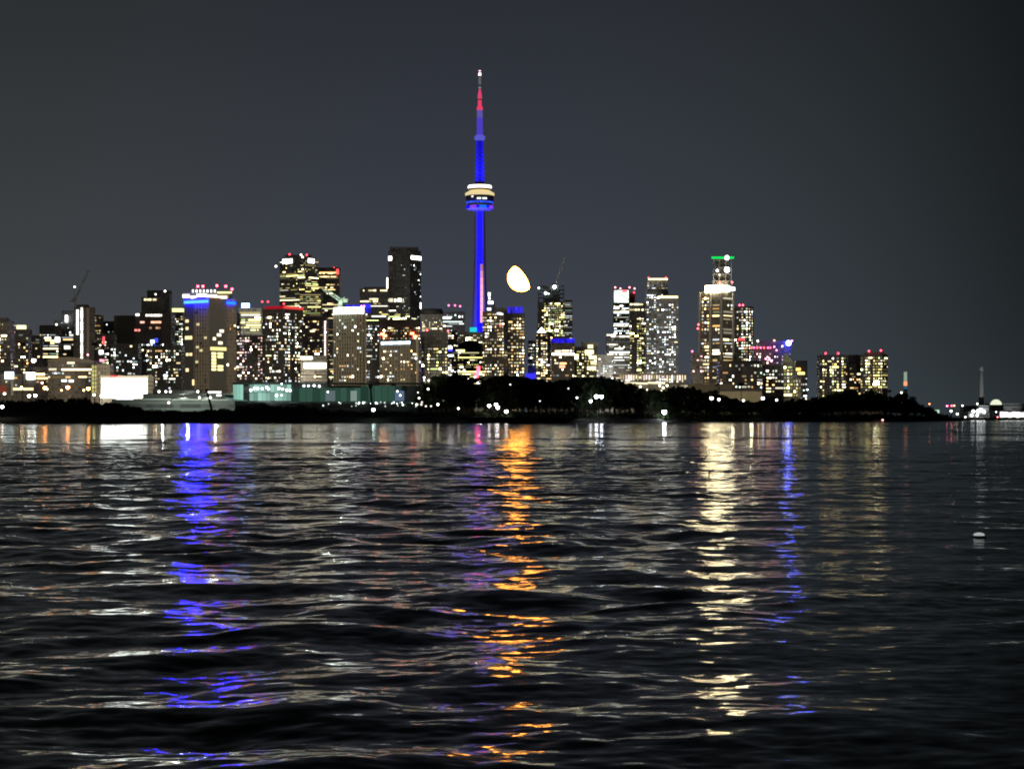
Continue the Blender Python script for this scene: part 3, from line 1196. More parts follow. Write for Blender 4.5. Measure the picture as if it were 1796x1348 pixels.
# ---------------------------------------------------------------- the blue-crowned tower and its neighbours
b = Bld('apartment_tower', 'broad tan tower with bright blue roof edge lights and red roof beacons', 319, 408, 524, 1800, (.23, .205, .165), 'block', xs=366, side='R', th=38, bw=2.9, fh=3.0)
bays = [(319.5, 337, (.075, .078, .085), 0), (367, 393, (.085, .088, .085), 1)]
b.strip(319.5, 337, 531.5, H0 - 4, plain((.08, .08, .085), .5), 'glazed_bay', 0, .35, .1)
b.strip(367, 392.5, 524.5, H0 - 4, plain((.09, .092, .088), .5), 'glazed_bay', 1, .35, .1)
blueL = emit((.0006, .0028, 1), 290)
b.strip(319, 365.5, 526, 530.5, blueL, 'blue_edge_light', 0, 1.2)
b.strip(393, 405, 527, 531, emit((.001, .012, 1), 32), 'blue_edge_light', 1, 1.2)
for x in (341, 346.5, 352, 357.5, 363):
    b.strip(x - .5, x + .5, 533, H0 - 4, plain((.24, .21, .165), .85), 'pier', 0, .4, .1)
for x in (397, 402):
    b.strip(x - .6, x + .6, 533, H0 - 4, plain((.22, .18, .13), .85), 'pier', 1, .4, .1)
b.box(320, 402, 513, 524, plain((.12, .12, .12), .8), 'penthouse', 12, 18)
for xa, xb, ya, yb, c, st in ((320, 332, 516, 522, (1, .86, .76), 2.2), (334, 344, 519, 523, (.9, .97, 1), 3), (345, 362, 515, 520, (.9, 1, .98), 3), (362, 380, 517, 523, (1, 1, .85), 2.6), (380, 398, 519, 523.5, (1, .95, .75), 2), (381, 406, 511.5, 514, (1, .86, .3), 2.6)):
    b.box(xa, xb, ya, yb, emit(c, st, False), 'lit_penthouse_window', 10.5, 2)
for i in range(7):
    b.box(337 + i * 6.4, 339.6 + i * 6.4, 508, 512.5, emit((.95, 1, 1), 3, False), 'roof_lamp', 9, 1)
for x, y in ((347, 502), (356, 502), (380.5, 501), (396, 502), (407, 507)):
    b.beacon(x, y, (1, .03, .05), 34, r=1.0, foot=514)
for x, y, w_, h_ in ((321, 559, 6, 5), (321.5, 572, 5, 5), (320, 588, 14, 6), (322, 618, 5, 5), (329, 618, 5, 5), (321.5, 645, 5.5, 6), (334.5, 665, 3, 10)):
    b.strip(x, x + w_, y, y + h_, emit((1, .78, .40), 1.5, False), 'lit_window', 0, .6)
for x, y in ((342, 606), (349, 612), (341, 632), (343, 566), (358, 590)):
    b.strip(x, x + 5, y, y + 4, emit((1, .85, .45), .8, False), 'lit_window', 0, .6)
for x, y in ((341, 545), (350, 600), (341, 639), (359, 666)):
    b.strip(x, x + 4, y, y + 4, darkm, 'dark_window', 0, .6)
for j, (xa, xb) in enumerate(((382, 388), (378, 384), (372, 376), (380, 386))):
    b.strip(xa, xb, 577 + j * 7, 582 + j * 7, emit((1, .9, .6), 2, False), 'lit_window', 1, .6)
b.strip(368, 392, 608, 614, emit((1, .85, .32), 1.3, False), 'lit_window', 1, .6)
for j in range(6):
    for xa, xb in ((370, 376.5), (379, 387)):
        if (j, xa) in ((2, 379), (3, 379)):
            continue
        b.strip(xa, xb, 617.5 + j * 5.6, 621.5 + j * 5.6, emit((1, .84, .34), 2.2, False), 'lit_window', 1, .6)
b.windows(.06, 'warm', 'grid', 1, x0=394, gain=.8)
b.parapet(1.4)

b = Bld('office_tower', 'white lit stair tower squeezed behind the blue crowned tower', 405, 420, 549, 2700, (.22, .2, .18), 'glass')
b.strip(409, 414, 552, 566, emit((1, 1, 1), 4, False), 'white_light')
b.windows(.6, 'mixed', 'cols', y0=570)
b = Bld('office_tower', 'office tower of solid yellow lit floors under a small blue white roof sign', 419, 458, 540, 3100, (.15, .15, .13), 'glass', bw=3.2, fh=3.5)
b.windows(.8, 'yellow', 'bands', y1=588, gain=.8, run=.5)
b.box(424, 437, 532, 539, emit((.16, .36, 1), 26), 'roof_sign', 1, 3)
b = Bld('apartment_block', 'dark block with rosy window pairs in front of the yellow office tower', 411, 461, 588, 2200, (.10, .09, .085), 'block')
b.windows(.32, 'rose', 'cols', y1=668, gain=.9)
b.strip(413, 434, 641.5, 645, emit((1, .9, .75), 3, False), 'lit_floor')
b = Bld('condo_tower', 'dark condominium tower capped by a deep red lit roof edge', 458, 527, 541, 2000, (.075, .078, .07), 'block', xs=497, side='R', th=30)
b.strip(463, 497, 536.5, 541, emit((.45, .006, .02), .9, False), 'red_roof_edge', 0, .6)
b.strip(497, 527, 536.5, 541, emit((1, .06, .06), .9, False), 'red_roof_edge', 1, .6)
b.windows(.40, 'mixed', 'cols', 0, y1=672)
b.windows(.34, 'mixed', 'cols', 1, y1=672)
for x, y in ((460, 529), (470, 529), (498, 532.5)):
    b.beacon(x, y, RED, 7)
for x in (463, 475, 487):
    b.strip(x, x + 1.4, 543, H0 - 4, plain((.11, .11, .10), .8), 'pier', 0, .5, .1)
b = Bld('apartment_block', 'brown apartment block with one pink dotted light line down its right edge', 527, 573, 556, 2350, (.14, .11, .095), 'block')
b.windows(.22, 'warm', 'grid')
for i in range(17):
    b.strip(569, 571.4, 563 + i * 4.1, 565.8 + i * 4.1, emit((1, .78, .72), 2.6, False), 'stair_light', proud=.7)
b.strip(544, 552, 579, 582, emit((1, .9, .5), 2, False), 'lit_room')
b = Bld('parking_building', 'low podium with two solid bright white floors below the pink light line', 527, 574, 624, 1950, (.13, .115, .10), 'block')
b.strip(527, 548, 625, 630, emit((1, 1, .86), 3.4), 'lit_deck', proud=.8)
b.strip(533, 572, 636, 646, emit((1, .98, .80), 4.0), 'lit_deck', proud=.8)
b.windows(.2, 'warm', 'grid', y0=648, y1=668)
b = Bld('apartment_slab', 'tan ribbed slab with a brilliant white roof band and blue light above', 582, 641, 549, 1850, (.26, .235, .175), 'block', xs=626, side='R', th=36, bw=2.8, fh=3.0)
b.strip(584, 626, 538.5, 549, emit((1, 1, .97), 9), 'white_roof_band', 0, .9)
b.strip(626, 636, 538.5, 549, emit((1, 1, .97), 6), 'white_roof_band', 1, .9)
b.tier(584, 640, 538, 549.3, D=1853, part='roof_storey', xs=626, side='R')
b.box(607, 636, 534.5, 538.2, emit((.03, .03, 1), 1.4), 'blue_roof_light', 8, 4)
b.box(637, 650, 533, 548, emit((.04, .04, 1), .9), 'blue_roof_light', 16, 6)
b.windows(.16, 'mixed', 'grid', 0, y1=672, gain=.8)
b.windows(.12, 'mixed', 'grid', 1, y1=672, gain=.7)
for i in range(10):
    x = 583.5 + i * 4.7
    b.strip(x - .55, x + .55, 550, H0 - 4, plain((.30, .27, .20), .85), 'pier', 0, .7, .1)
for x in (629, 634, 639.5):
    b.strip(x - .5, x + .5, 550, H0 - 4, plain((.30, .27, .20), .85), 'pier', 1, .7, .1)
b.beacon(634, 537, (1, .2, .55), 10, D=1845, foot=549)
b.beacon(638.5, 537, (1, .15, .4), 10, D=1845, foot=549)
crane_home = b

b = Bld('apartment_block', 'narrow dark block with white windows between the two tan ribbed slabs', 641, 666, 562, 2120, (.075, .075, .08), 'block')
b.windows(.26, 'cool', 'grid', y1=668)
b = Bld('apartment_slab', 'reddish brown slab with orange corner lights behind the blue banded slab', 664, 737, 560, 2450, (.17, .115, .10), 'block')
b.windows(.36, 'warm', 'grid', y1=600, y0=570)
for x, y in ((668, 584), (672, 587), (720, 583), (725, 588)):
    b.strip(x, x + 6, y, y + 3.4, emit((1, .10, .04), 26), 'orange_light', proud=.8)
b = Bld('apartment_slab', 'tan ribbed slab with a pale blue lit band under its roof', 663, 737, 597, 1830, (.22, .20, .155), 'block', xs=720, side='R', th=36, bw=2.8, fh=3.0)
for i in range(10):
    b.strip(667 + i * 5.3, 671.6 + i * 5.3, 598, 603, emit((.62, .80, 1), 2.6 + 1.5 * ((i * 5) % 3 == 0), False), 'lit_pane', 0, .7)
for i in range(11):
    x = 665 + i * 5.3
    b.strip(x - .5, x + .5, 604, H0 - 4, plain((.27, .245, .185), .85), 'pier', 0, .6, .1)
b.strip(729.5, 732, 592, H0 - 4, plain((.40, .38, .33), .8), 'pier', 1, 1.2, .1)
b.windows(.22, 'warm', 'grid', 0, y0=606, y1=675, gain=.9)
b.windows(.12, 'warm', 'grid', 1, y0=606, y1=675, gain=.7)

b = Bld('condo_tower', 'near black condominium tower with red roof corner lights, left of the blue tower', 739, 785, 581, 1900, (.035, .035, .04), 'block')
b.windows(.36, 'yellow', 'cols', y0=605, y1=660)
b.tier(744, 782, 579.5, 582, D=1904, part='roof_storey')
for x, y in ((749, 579), (786, 580), (741, 597)):
    b.beacon(x, y, (1, .08, .12), 9)
b = Bld('office_block', 'small grey block with white rooms and a blue light right of the near black tower', 785, 803, 580, 2600, (.14, .145, .15), 'glass')
b.windows(.42, 'mixed', 'grid')
b.strip(786, 793, 607, 612, emit((1, 1, 1), 4, False), 'lit_room')
b.strip(786, 794, 612, 616, emit((.05, .06, 1), 1.2), 'blue_light')
b = Bld('arena', 'low arena with a rounded dark roof and a teal lit lantern on top', 799, 848, 611, 2700, (.12, .115, .10), 'band')
b.windows(.4, 'yellow', 'bands')
b.strip(801, 815, 613, 617, emit((1, .93, .35), 2.4, False), 'lit_concourse')
mb = MB()
c = W(824, 612, 2700)
mb.lathe([(16.5, 0), (16, 3.5), (13.5, 7), (9, 9.4), (4, 10.4), (.5, 10.6)], 24)
b_o = mb.build('domed_roof', plain((.10, .10, .10), .7), b.root, b.loc((c.x, 2716, c.z)))
b = Bld('office_block', 'pale olive block carrying a teal glowing roof lantern at the foot of the blue tower', 800, 846, 582, 2900, (.20, .19, .13), 'block')
b.windows(.3, 'warm', 'grid', y0=584)
b.box(824, 836, 574, 582, emit((.02, .62, .66), 1.1), 'teal_lantern', 2, 8)

b = Bld('condo_tower', 'dark condominium tower full of warm windows directly right of the blue tower', 846, 890, 545, 2000, (.055, .052, .05), 'block', xs=884, side='R', th=25)
b.tier(868, 889, 540, 545.3, D=2003, part='roof_storey')
b.windows(.52, 'warm', 'grid', 0, y1=664)
b.strip(872, 879, 548, 551, emit((.85, .95, 1), 3, False), 'lit_room')
b.strip(876, 882, 568, 571, emit((1, .15, .15), 2), 'red_window')
b = Bld('condo_tower', 'dark condominium tower with a glowing blue crown below the moon', 886, 920, 549, 2030, (.055, .052, .05), 'block')
b.box(890, 917, 538, 549, emit((.05, .035, 1), 1.0), 'blue_crown', 3, 16)
b.windows(.50, 'warm', 'grid', y1=664)
b = Bld('office_tower', 'slim pale tower rising out of a blue lit plaza', 926, 942, 597, 2450, (.26, .26, .24), 'block', fh=3.6)
b.windows(.8, 'cool', 'full', y0=599, y1=645, gain=.28, run=.1)
b.strip(922, 946, 655, 664, emit((.04, .03, 1), 1.3), 'blue_plaza_light', proud=8)
b = Bld('condo_tower', 'dark blue tower with a bright white pyramid roof lantern', 940, 969, 583, 2350, (.06, .07, .11), 'glass')
mb = MB()
c = W(950, 583, 2350)
a_ = 5.2
mb.face([(-a_, -a_, 0), (a_, -a_, 0), (a_, a_, 0), (-a_, a_, 0)])
for q in (((-a_, -a_), (a_, -a_)), ((a_, -a_), (a_, a_)), ((a_, a_), (-a_, a_)), ((-a_, a_), (-a_, -a_))):
    mb.face([(*q[0], 0), (*q[1], 0), (0, 0, 6.2)])
mb.build('pyramid_lantern', emit((.92, .97, 1), 4), b.root, b.loc((c.x, 2358, c.z)))
b.windows(.42, 'warm', 'grid')
b = Bld('condo_tower', 'brown tower with a deep blue lit roof band in front of the unfinished tower', 967, 1008, 601, 2050, (.09, .07, .065), 'block')
b.box(967, 1008, 593.5, 601, emit((.03, .02, 1), 1.1), 'blue_roof_band', .5, 14)
b.windows(.40, 'warm', 'bands', y0=604, y1=664)
b.strip(981, 991, 640, 645, emit((1, .4, .25), 2), 'red_window')
b = Bld('office_block', 'block with large golden windows stacked on its right edge', 1007, 1047, 608, 2080, (.07, .068, .055), 'block')
b.box(1020, 1050, 600, 608, plain((.34, .34, .32), .8), 'roof_plant', 8, 8)
b.windows(.38, 'yellow', 'grid', y0=612, y1=664)
for j, (xa, xb, st) in enumerate(((1031, 1040, 2.2), (1026, 1041, 3.2), (1033, 1046, 2.6), (1036, 1046, 1.6), (1030, 1045, 2.4))):
    b.strip(xa, xb, 604.5 + j * 9.5, 610.5 + j * 9.5, emit((1, .86, .45), st, False), 'golden_window', proud=.7)
b.strip(1008, 1014, 624, 630, emit((1, 1, .8), 3.6, False), 'lit_window', proud=.7)
b = Bld('office_block', 'blue grey low block with white specks by the golden block', 1046, 1076, 622, 2650, (.10, .11, .15), 'glass')
b.windows(.32, 'cool', 'grid')

# ---------------------------------------------------------------- the tall right-hand condominium and its neighbours
gold = emit((1, .83, .46), 60)
b = Bld('condo_tower', 'tallest condominium on the right, with a blazing white gold crown and green light bar', 1228, 1290, 510, 1900, (.085, .085, .09), 'block', xs=1268, side='R', th=36, bw=2.8, fh=3.0)
for x in (1251, 1261, 1272, 1282):
    b.box(x, x + 1.2, 452, 510, plain((.06, .062, .066), .7), 'frame_column', 14, .6)
for y in (454, 468, 480, 492):
    b.box(1250, 1284, y, y + .9, plain((.06, .062, .066), .7), 'frame_slab', 13.5, 8)
b.box(1257, 1277, 457, 510, plain((.085, .08, .075), .8), 'lift_core', 20, 6)
for xa, xb, ya, yb in ((1240, 1268, 500, 511),):
    b.strip(xa, xb, ya, yb, gold, 'crown_light', 0, 1.5)
b.strip(1268, 1279, 501, 510, gold, 'crown_light', 1, 1.2)
b.strip(1279, 1290, 502, 508, emit((.72, .82, 1), 5), 'crown_light', 1, 1.2)
ft = footprint(1250, 1284, 1912, None, None, 36, None)[0][0]
b.strip(1248, 1287, 450.2, 453.6, emit((.0, .85, .12), 1.1), 'green_light_bar', ft, 1.5, D=1912)
for x, y, st, r in ((1275, 452, 16, 1.8), (1275, 473, 18, 2.2), (1258, 474.5, 5, 1.2), (1262, 482, 2.5, .8)):
    b.beacon(x, y, (1, .97, .86), st, r=r, D=1911, foot=y + 3, name='work_light')
for xa, xb in ((1228.3, 1231), (1245.5, 1248.5), (1264, 1267)):
    b.strip(xa, xb, 511, 634, plain((.30, .30, .32), .8), 'lit_frame', 0, 1.0, .1)
b.strip(1286.5, 1289.5, 511, 634, plain((.30, .30, .32), .8), 'lit_frame', 1, 1.0, .1)
b.windows(.62, 'warm', 'grid', 0, x0=1232, x1=1245, y0=514, y1=690)
b.windows(.62, 'warm', 'bands', 0, x0=1250, x1=1264, y0=530, y1=690, run=.6)
b.windows(.60, 'warm', 'bands', 1, y0=518, y1=690, run=.5)
for x, y in ((1238, 501.5), (1262.5, 495), (1284, 495), (1224, 576), (1225, 569)):
    b.beacon(x, y, (1, .1, .12), 8, foot=511 if y < 510 else 580)
b = Bld('condo_tower', 'dark condominium tower behind the right side of the tallest one', 1289, 1324, 537, 2250, (.06, .06, .06), 'block', xs=1312, side='R', th=30)
b.windows(.42, 'mixed', 'cols', 0)
b.windows(.5, 'mixed', 'cols', 1, gain=.8)
for x, y in ((1297, 535), (1303, 535)):
    b.beacon(x, y, (1, .1, .16), 7)
b.strip(1296, 1306, 593, 597, emit((1, .08, .1), 1.6), 'red_light')
b = Bld('apartment_block', 'short purple tinted block at the left foot of the tallest condominium', 1214, 1233, 618, 1720, (.17, .14, .16), 'block')
b.windows(.42, 'rose', 'grid', y1=670)
b.beacon(1214, 616, (1, .12, .25), 7)
b = Bld('apartment_block', 'purple grey block with mixed windows at the right foot of the tallest condominium', 1262, 1338, 632, 1780, (.115, .105, .12), 'block')
b.windows(.40, 'mixed', 'grid', y1=682)
b = Bld('condo_tower', 'dark tower edged with magenta and red lights and a violet blue lamp', 1322, 1388, 610, 2150, (.055, .05, .07), 'block')
b.tier(1332, 1388, 597, 610.3, D=2154, part='upper_tier')
b.windows(.33, 'rose', 'grid', y1=690, y0=616)
for i, x in enumerate((1318, 1322.5, 1328, 1334, 1340, 1347, 1351)):
    b.beacon(x, 609.5, (1, .12, .28) if i % 2 else (1, .08, .12), 6, D=2146, foot=611)
for x, y, c in ((1329, 597.5, (1, .8, .8)), (1358, 597, (1, .3, .2)), (1389, 597.5, (1, .25, .7)), (1358, 608, (1, .2, .45)), (1362, 614, (1, .2, .5)), (1372, 607, (.8, .5, .6))):
    b.beacon(x, y, c, 6, D=2146, foot=612)
for x, y in ((1343, 629), (1349, 628), (1353, 633)):
    b.beacon(x, y, (1, .3, .5), 6, D=2140, foot=634)
b.beacon(1383, 601.5, (.06, .09, 1), 60, r=2.6, D=2142, foot=612, name='violet_lamp')
b = Bld('glass_tower', 'pointed tower of pale yellow green lit glass', 1374, 1391, 634, 1900, (.2, .22, .15), 'glass', bw=2.7, fh=3.0)
b.windows(.96, 'yellow', 'full', y0=636, y1=699, gain=.55, run=.15)
mb = MB()
c = W(1375, 634, 1900)
mb.hexa([(0, 0, 0), (8, 0, 0), (8, 8, 0), (0, 8, 0), (1.6, 2, 7.4), (2.6, 2, 7.4), (2.6, 3, 7.4), (1.6, 3, 7.4)])
mb.build('pointed_roof', plain((.2, .24, .17), .4), b.root, b.loc((c.x, 1900.1, c.z)))
b = Bld('glass_tower', 'lower wing of yellow green lit glass beside the pointed glass tower', 1391, 1405, 661, 1905, (.2, .22, .15), 'glass', bw=2.7, fh=3.0)
b.windows(.9, 'yellow', 'full', y1=699, gain=.45, run=.1)
b = Bld('apartment_block', 'dark block with an orange roof sign right of the pointed glass tower', 1396, 1416, 632, 2200, (.05, .055, .06), 'block')
b.strip(1396, 1404, 645, 650, emit((1, .5, .12), 2.6), 'orange_sign', proud=.8)
b.strip(1399, 1411, 652.5, 656.5, emit((1, .8, .22), 2.8), 'orange_sign', proud=.8)
b.windows(.2, 'cool', 'grid', y0=658)
b = Bld('apartment_block', 'dark block with white window columns left of the pointed glass tower', 1338, 1375, 640, 1850, (.05, .05, .05), 'block')
b.windows(.42, 'mixed', 'cols', y1=695)

b = Bld('apartment_tower', 'left of the paired apartment towers at the right, with two red roof lights', 1438, 1484, 622, 2200, (.15, .135, .10), 'block')
b.windows(.42, 'yellow', 'cols', y1=698)
for x, y in ((1448, 619.5), (1470, 619.5)):
    b.beacon(x, y, RED, 10)
b = Bld('apartment_tower', 'right of the paired apartment towers, taller, with two red roof lights', 1512, 1561, 621, 2180, (.15, .13, .09), 'block', xs=1548, side='R', th=28)
b.tier(1520, 1552, 618, 621.3, D=2188, part='roof_storey')
b.windows(.48, 'yellow', 'cols', 0, y1=698)
b.windows(.5, 'yellow', 'bands', 1, y1=690)
for x, y in ((1524, 615.5), (1545, 614.5)):
    b.beacon(x, y, RED, 12)
b = Bld('apartment_block', 'brown middle block linking the paired apartment towers', 1482, 1514, 638, 2260, (.13, .10, .09), 'block')
b.windows(.36, 'warm', 'bands', y1=700)
b.tier(1488, 1512, 622, 638.2, D=2300, part='roof_block', color=(.06, .05, .06))
# ---------------------------------------------------------------- the telecom tower
def build_tower():
    D = 3454.0
    k = D / F
    base = W(841.5, 0, D)
    root = empty('telecom_tower', (base.x, D, GZ))
    tag(root, 'slender telecom tower lit blue, with round pod, pink light stripe and red tipped antenna', 'tower')
    zz = lambda py: zat(py, D) - GZ
    conc = plain((.20, .20, .20), .8, scale=.03)
    blue = (.008, .006, 1.0)

    # shaft: three-armed section, arms tapering upwards, one hollow turned to the lake
    def section(z, arm, half, core):
        pts = []
        for a in (90, 210, 330):
            an = R(a)
            d = Vector((math.cos(an), math.sin(an)))
            s_ = Vector((-d.y, d.x))
            c0 = R(a - 60)
            pts.append((core * math.cos(c0), core * math.sin(c0), z))
            pts.append((*(d * arm - s_ * half), z))
            pts.append((*(d * arm + s_ * half), z))
        return pts
    levels = []
    ztop = zz(368)
    for i in range(15):
        tt = i / 14
        levels.append(section(tt * ztop, 8.6 + 17 * (1 - tt) ** 2.2, 2.3 + 1.4 * (1 - tt), 5.2 + 1.8 * (1 - tt)))
    mb = MB()
    for a, b_ in zip(levels[:-1], levels[1:]):
        n = len(a)
        for i in range(n):
            j = (i + 1) % n
            mb.face([a[i], a[j], b_[j], b_[i]])
    mb.build('shaft', conc, root)
    # blue light panels standing in the hollows, one above the other
    for a in (270, 30, 150):
        for i in range(26):
            t0, t1 = .12 + i * .0335, .12 + i * .0335 + .0325
            mb = MB()
            rr = []
            for tt in (t0, t1):
                rad = 5.35 + 1.8 * (1 - tt)
                wd = 4.3 + .9 * (1 - tt)
                d = Vector((math.cos(R(a)), math.sin(R(a)), 0))
                s_ = Vector((-d.y, d.x, 0))
                rr.append([d * (rad - .6) - s_ * wd, d * (rad + 1.3) - s_ * wd, d * (rad + 1.3) + s_ * wd, d * (rad - .6) + s_ * wd])
            mb.hexa([tuple(q + Vector((0, 0, t0 * ztop))) for q in rr[0]] + [tuple(q + Vector((0, 0, t1 * ztop))) for q in rr[1]])
            mb.build('blue_light_panel', emit(blue, 1.5 + .5 * min(1, max(0, (tt - .2) * 1.6))), root)
    # pink lift stripe, facing the lake
    for i in range(9):
        y0 = 566 - i * 11.4
        mb = MB()
        mb.box(1.0, 5.2, -10.2, -9.0, zz(y0), zz(y0 - 10.8))
        mb.build('pink_lift_light', emit((1, .42, .40), (1.5, 1.5, 1.5, 1.5, 1.4, 1.3, 1.1, .8, .45)[i], False), root)
    # pod
    def disc(name, prof, mat, n=48):
        m_ = MB()
        m_.lathe(prof, n)
        return smooth(m_.build(name, mat, root))
    disc('radome_ring', [(9, zz(370)), (17, zz(369)), (20.6, zz(367)), (21.4, zz(363)), (20.6, zz(360.4)), (18, zz(360))], plain((.75, .75, .75), .5))
    for i in range(24):
        a0, a1 = 2 * math.pi * i / 24 + .015, 2 * math.pi * (i + 1) / 24 - .015
        col, st = (blue, 1.1)
        if i in (15, 16, 21, 22):
            col, st = (.30, .06, 1), .9
        if i in (18, 19):
            col, st = (.01, .16, 1), 1.1
        mb = MB()
        mb.hexa([(rr * math.cos(a), rr * math.sin(a), z) for z in (zz(366.5), zz(361.5)) for rr, a in ((21.0, a0), (21.9, a0), (21.9, a1), (21.0, a1))][0:8])
        mb.build('radome_light', emit(col, st, False), root)
    disc('pod_soffit', [(18, zz(360)), (19.4, zz(357.6)), (17.5, zz(357.4))], conc)
    for i in range(24):
        a0, a1 = 2 * math.pi * i / 24 + .03, 2 * math.pi * (i + 1) / 24 - .03
        mb = MB()
        mb.hexa([(rr * math.cos(a), rr * math.sin(a), z) for z in (zz(357.2), zz(352.6)) for rr, a in ((20.4, a0), (21.3, a0), (21.3, a1), (20.4, a1))])
        mb.build('blue_ring_light', emit((.03, .10, 1), 1.0 if i % 3 else 1.4, False), root)
    disc('pod_floor', [(17, zz(357.5)), (20.6, zz(357.3)), (21.6, zz(352.4)), (22.0, zz(352)), (22.0, zz(343.6)), (21.2, zz(343.2)), (18, zz(343))], plain((.05, .05, .065), .35))
    for px0, px1, y0, y1 in ((827.5, 830.5, 345, 348), (837, 844, 348.5, 351.5), (846.5, 854, 348.5, 351.5)):
        a0, a1 = [math.asin(max(-1, min(1, (q - 841.5) * k / 22))) - math.pi / 2 for q in (px0, px1)]
        mb = MB()
        mb.hexa([(rr * math.cos(a), rr * math.sin(a), z) for z in (zz(y1), zz(y0)) for rr, a in ((21.8, a0), (22.3, a0), (22.3, a1), (21.8, a1))])
        mb.build('restaurant_window', emit((.9, 1, .9), 1.6, False), root)
    disc('deck_rim', [(20, zz(343.4)), (22.8, zz(343.2)), (23.2, zz(341)), (22.4, zz(338.4)), (20, zz(337.6))], emit((1, .80, .42), .85))
    disc('lit_dome', [(19.8, zz(338)), (19, zz(336.4)), (16, zz(334.6)), (12, zz(333.4))], emit((1, .78, .32), .95))
    disc('upper_deck', [(12, zz(333.6)), (17.6, zz(333.3)), (18.2, zz(331)), (17, zz(330.6))], plain((.25, .18, .12), .6))
    disc('white_ring', [(17, zz(330.9)), (18.6, zz(330.4)), (19, zz(328)), (18, zz(325.6)), (15, zz(325))], emit((1, .93, .90), 2.6))
    disc('pod_roof', [(16, zz(325.2)), (15, zz(323.6)), (8, zz(321.5))], plain((.22, .2, .2), .7))
    # upper shaft with blue panels between ribs
    disc('upper_shaft', [(7.2, zz(323)), (6.4, zz(300)), (5.8, zz(270)), (5.4, zz(246))], conc, 6)
    for a in range(0, 360, 60):
        for i in range(10):
            t0, t1 = i / 10 + .008, (i + 1) / 10 - .008
            ps = []
            for tt in (t0, t1):
                rad = 6.45 - 1.45 * tt
                d = Vector((math.cos(R(a - 90)), math.sin(R(a - 90)), 0))
                s_ = Vector((-d.y, d.x, 0))
                w_ = 2.9 - .5 * tt
                z = zz(319 - 72 * tt)
                ps += [tuple(d * (rad - .3) - s_ * w_ + Vector((0, 0, z))), tuple(d * (rad + .25) - s_ * w_ + Vector((0, 0, z))), tuple(d * (rad + .25) + s_ * w_ + Vector((0, 0, z))), tuple(d * (rad - .3) + s_ * w_ + Vector((0, 0, z)))]
            mb = MB()
            mb.hexa(ps)
            mb.build('blue_light_panel', emit(blue if a in (0, 120, 240) else (.015, .012, 1), (.72, .95, 1, .9, .8, .7, .62, .55, .5, .46)[i] * (1.6 if a != 0 else 1.2), False), root)
    disc('sky_pod', [(5.6, zz(247)), (8.2, zz(244.6)), (8.8, zz(242)), (8.0, zz(239.4)), (5.6, zz(237))], emit((.16, .16, .95), .62))
    disc('glowing_mast_base', [(5.0, zz(237)), (4.9, zz(236)), (4.7, zz(216)), (4.4, zz(194))], emit((.12, .08, .88), .6), 10)  # light on the concrete mast put into its own glow
    disc('glowing_mast_section', [(4.45, zz(216)), (4.6, zz(205)), (4.5, zz(193.5))], emit((.20, .16, .66), .55), 10)
    disc('red_antenna_light', [(4.9, zz(193)), (4.4, zz(188)), (3.0, zz(186)), (2.8, zz(176))], emit((1, .06, .16), .85), 10)
    disc('antenna', [(1.6, zz(177)), (1.5, zz(123.4)), (.3, zz(122))], plain((.3, .3, .3), .6), 8)
    disc('red_antenna_light', [(3.5, zz(173)), (3.0, zz(167)), (1.8, zz(160)), (1.7, zz(157))], emit((1, .08, .22), .75), 10)
    disc('glowing_antenna_section', [(1.9, zz(156)), (1.9, zz(152.5))], emit((.42, .42, .42), .5), 8)  # glow stands in for light on the bare antenna
    disc('glowing_antenna_section', [(2.1, zz(148)), (2.0, zz(136))], emit((.3, .3, .3), .4), 8)
    disc('tip_beacon', [(2.4, zz(133)), (2.2, zz(128.5)), (1.2, zz(127.5))], emit((1, .72, .78), 2.2), 8)
    disc('tip_beacon', [(1.5, zz(126)), (1.6, zz(124)), (.9, zz(122.8))], emit((1, .7, .76), 2.0), 8)
    # floodlights at the foot wash the arms
    for sx in (-1, 1):
        add_lamp('flood_lamp', 'SPOT', (base.x + sx * 30, D - 70, GZ + 4), (.02, .015, 1), 3.2e6, root, 2.0, Vector((-sx * .34, .66, 2.2)), R(70), .6)


build_tower()


# ---------------------------------------------------------------- moon
def build_moon():
    D = 60000.0
    c = W(914, 487.5, D)
    r = 23.8 / F * D
    mb = MB()
    n, m_ = 64, 24
    # lit half of the sphere about its own pole
    prof = [(r * math.sin(math.pi / 2 * i / m_), r * math.cos(math.pi / 2 * i / m_)) for i in range(m_ + 1)]
    prof[0] = (r * .004, r)
    mb.lathe(prof[::-1], n)
    mb.f = mb.f[:-2]
    mb.uv = mb.uv[:-2]
    mb.col = mb.col[:-2]
    mt = new_mat('moonlight')
    t = NT(mt)
    em = t.n('ShaderNodeEmission')
    no = t.n('ShaderNodeTexNoise')
    no.inputs['Scale'].default_value = .006
    no.inputs['Detail'].default_value = 4
    tcn = t.n('ShaderNodeTexCoord')
    t.l(tcn.outputs['Object'], no.inputs['Vector'])
    t.l(t.mix(no.outputs[0], (1, .32, .034), (1, .37, .038)), em.inputs[0])
    em.inputs[1].default_value = 31
    t.out(em.outputs[0])
    mt.cycles.emission_sampling = 'FRONT_BACK'
    o = mb.build('moon', mt)
    o.location = c
    pole = Vector((-.79, -.29, -.54)).normalized()   # towards the sun below the horizon
    o.rotation_euler = pole.to_track_quat('Z', 'Y').to_euler()
    tag(o, 'bright orange white gibbous moon low in the sky right of the blue tower', 'moon')


build_moon()


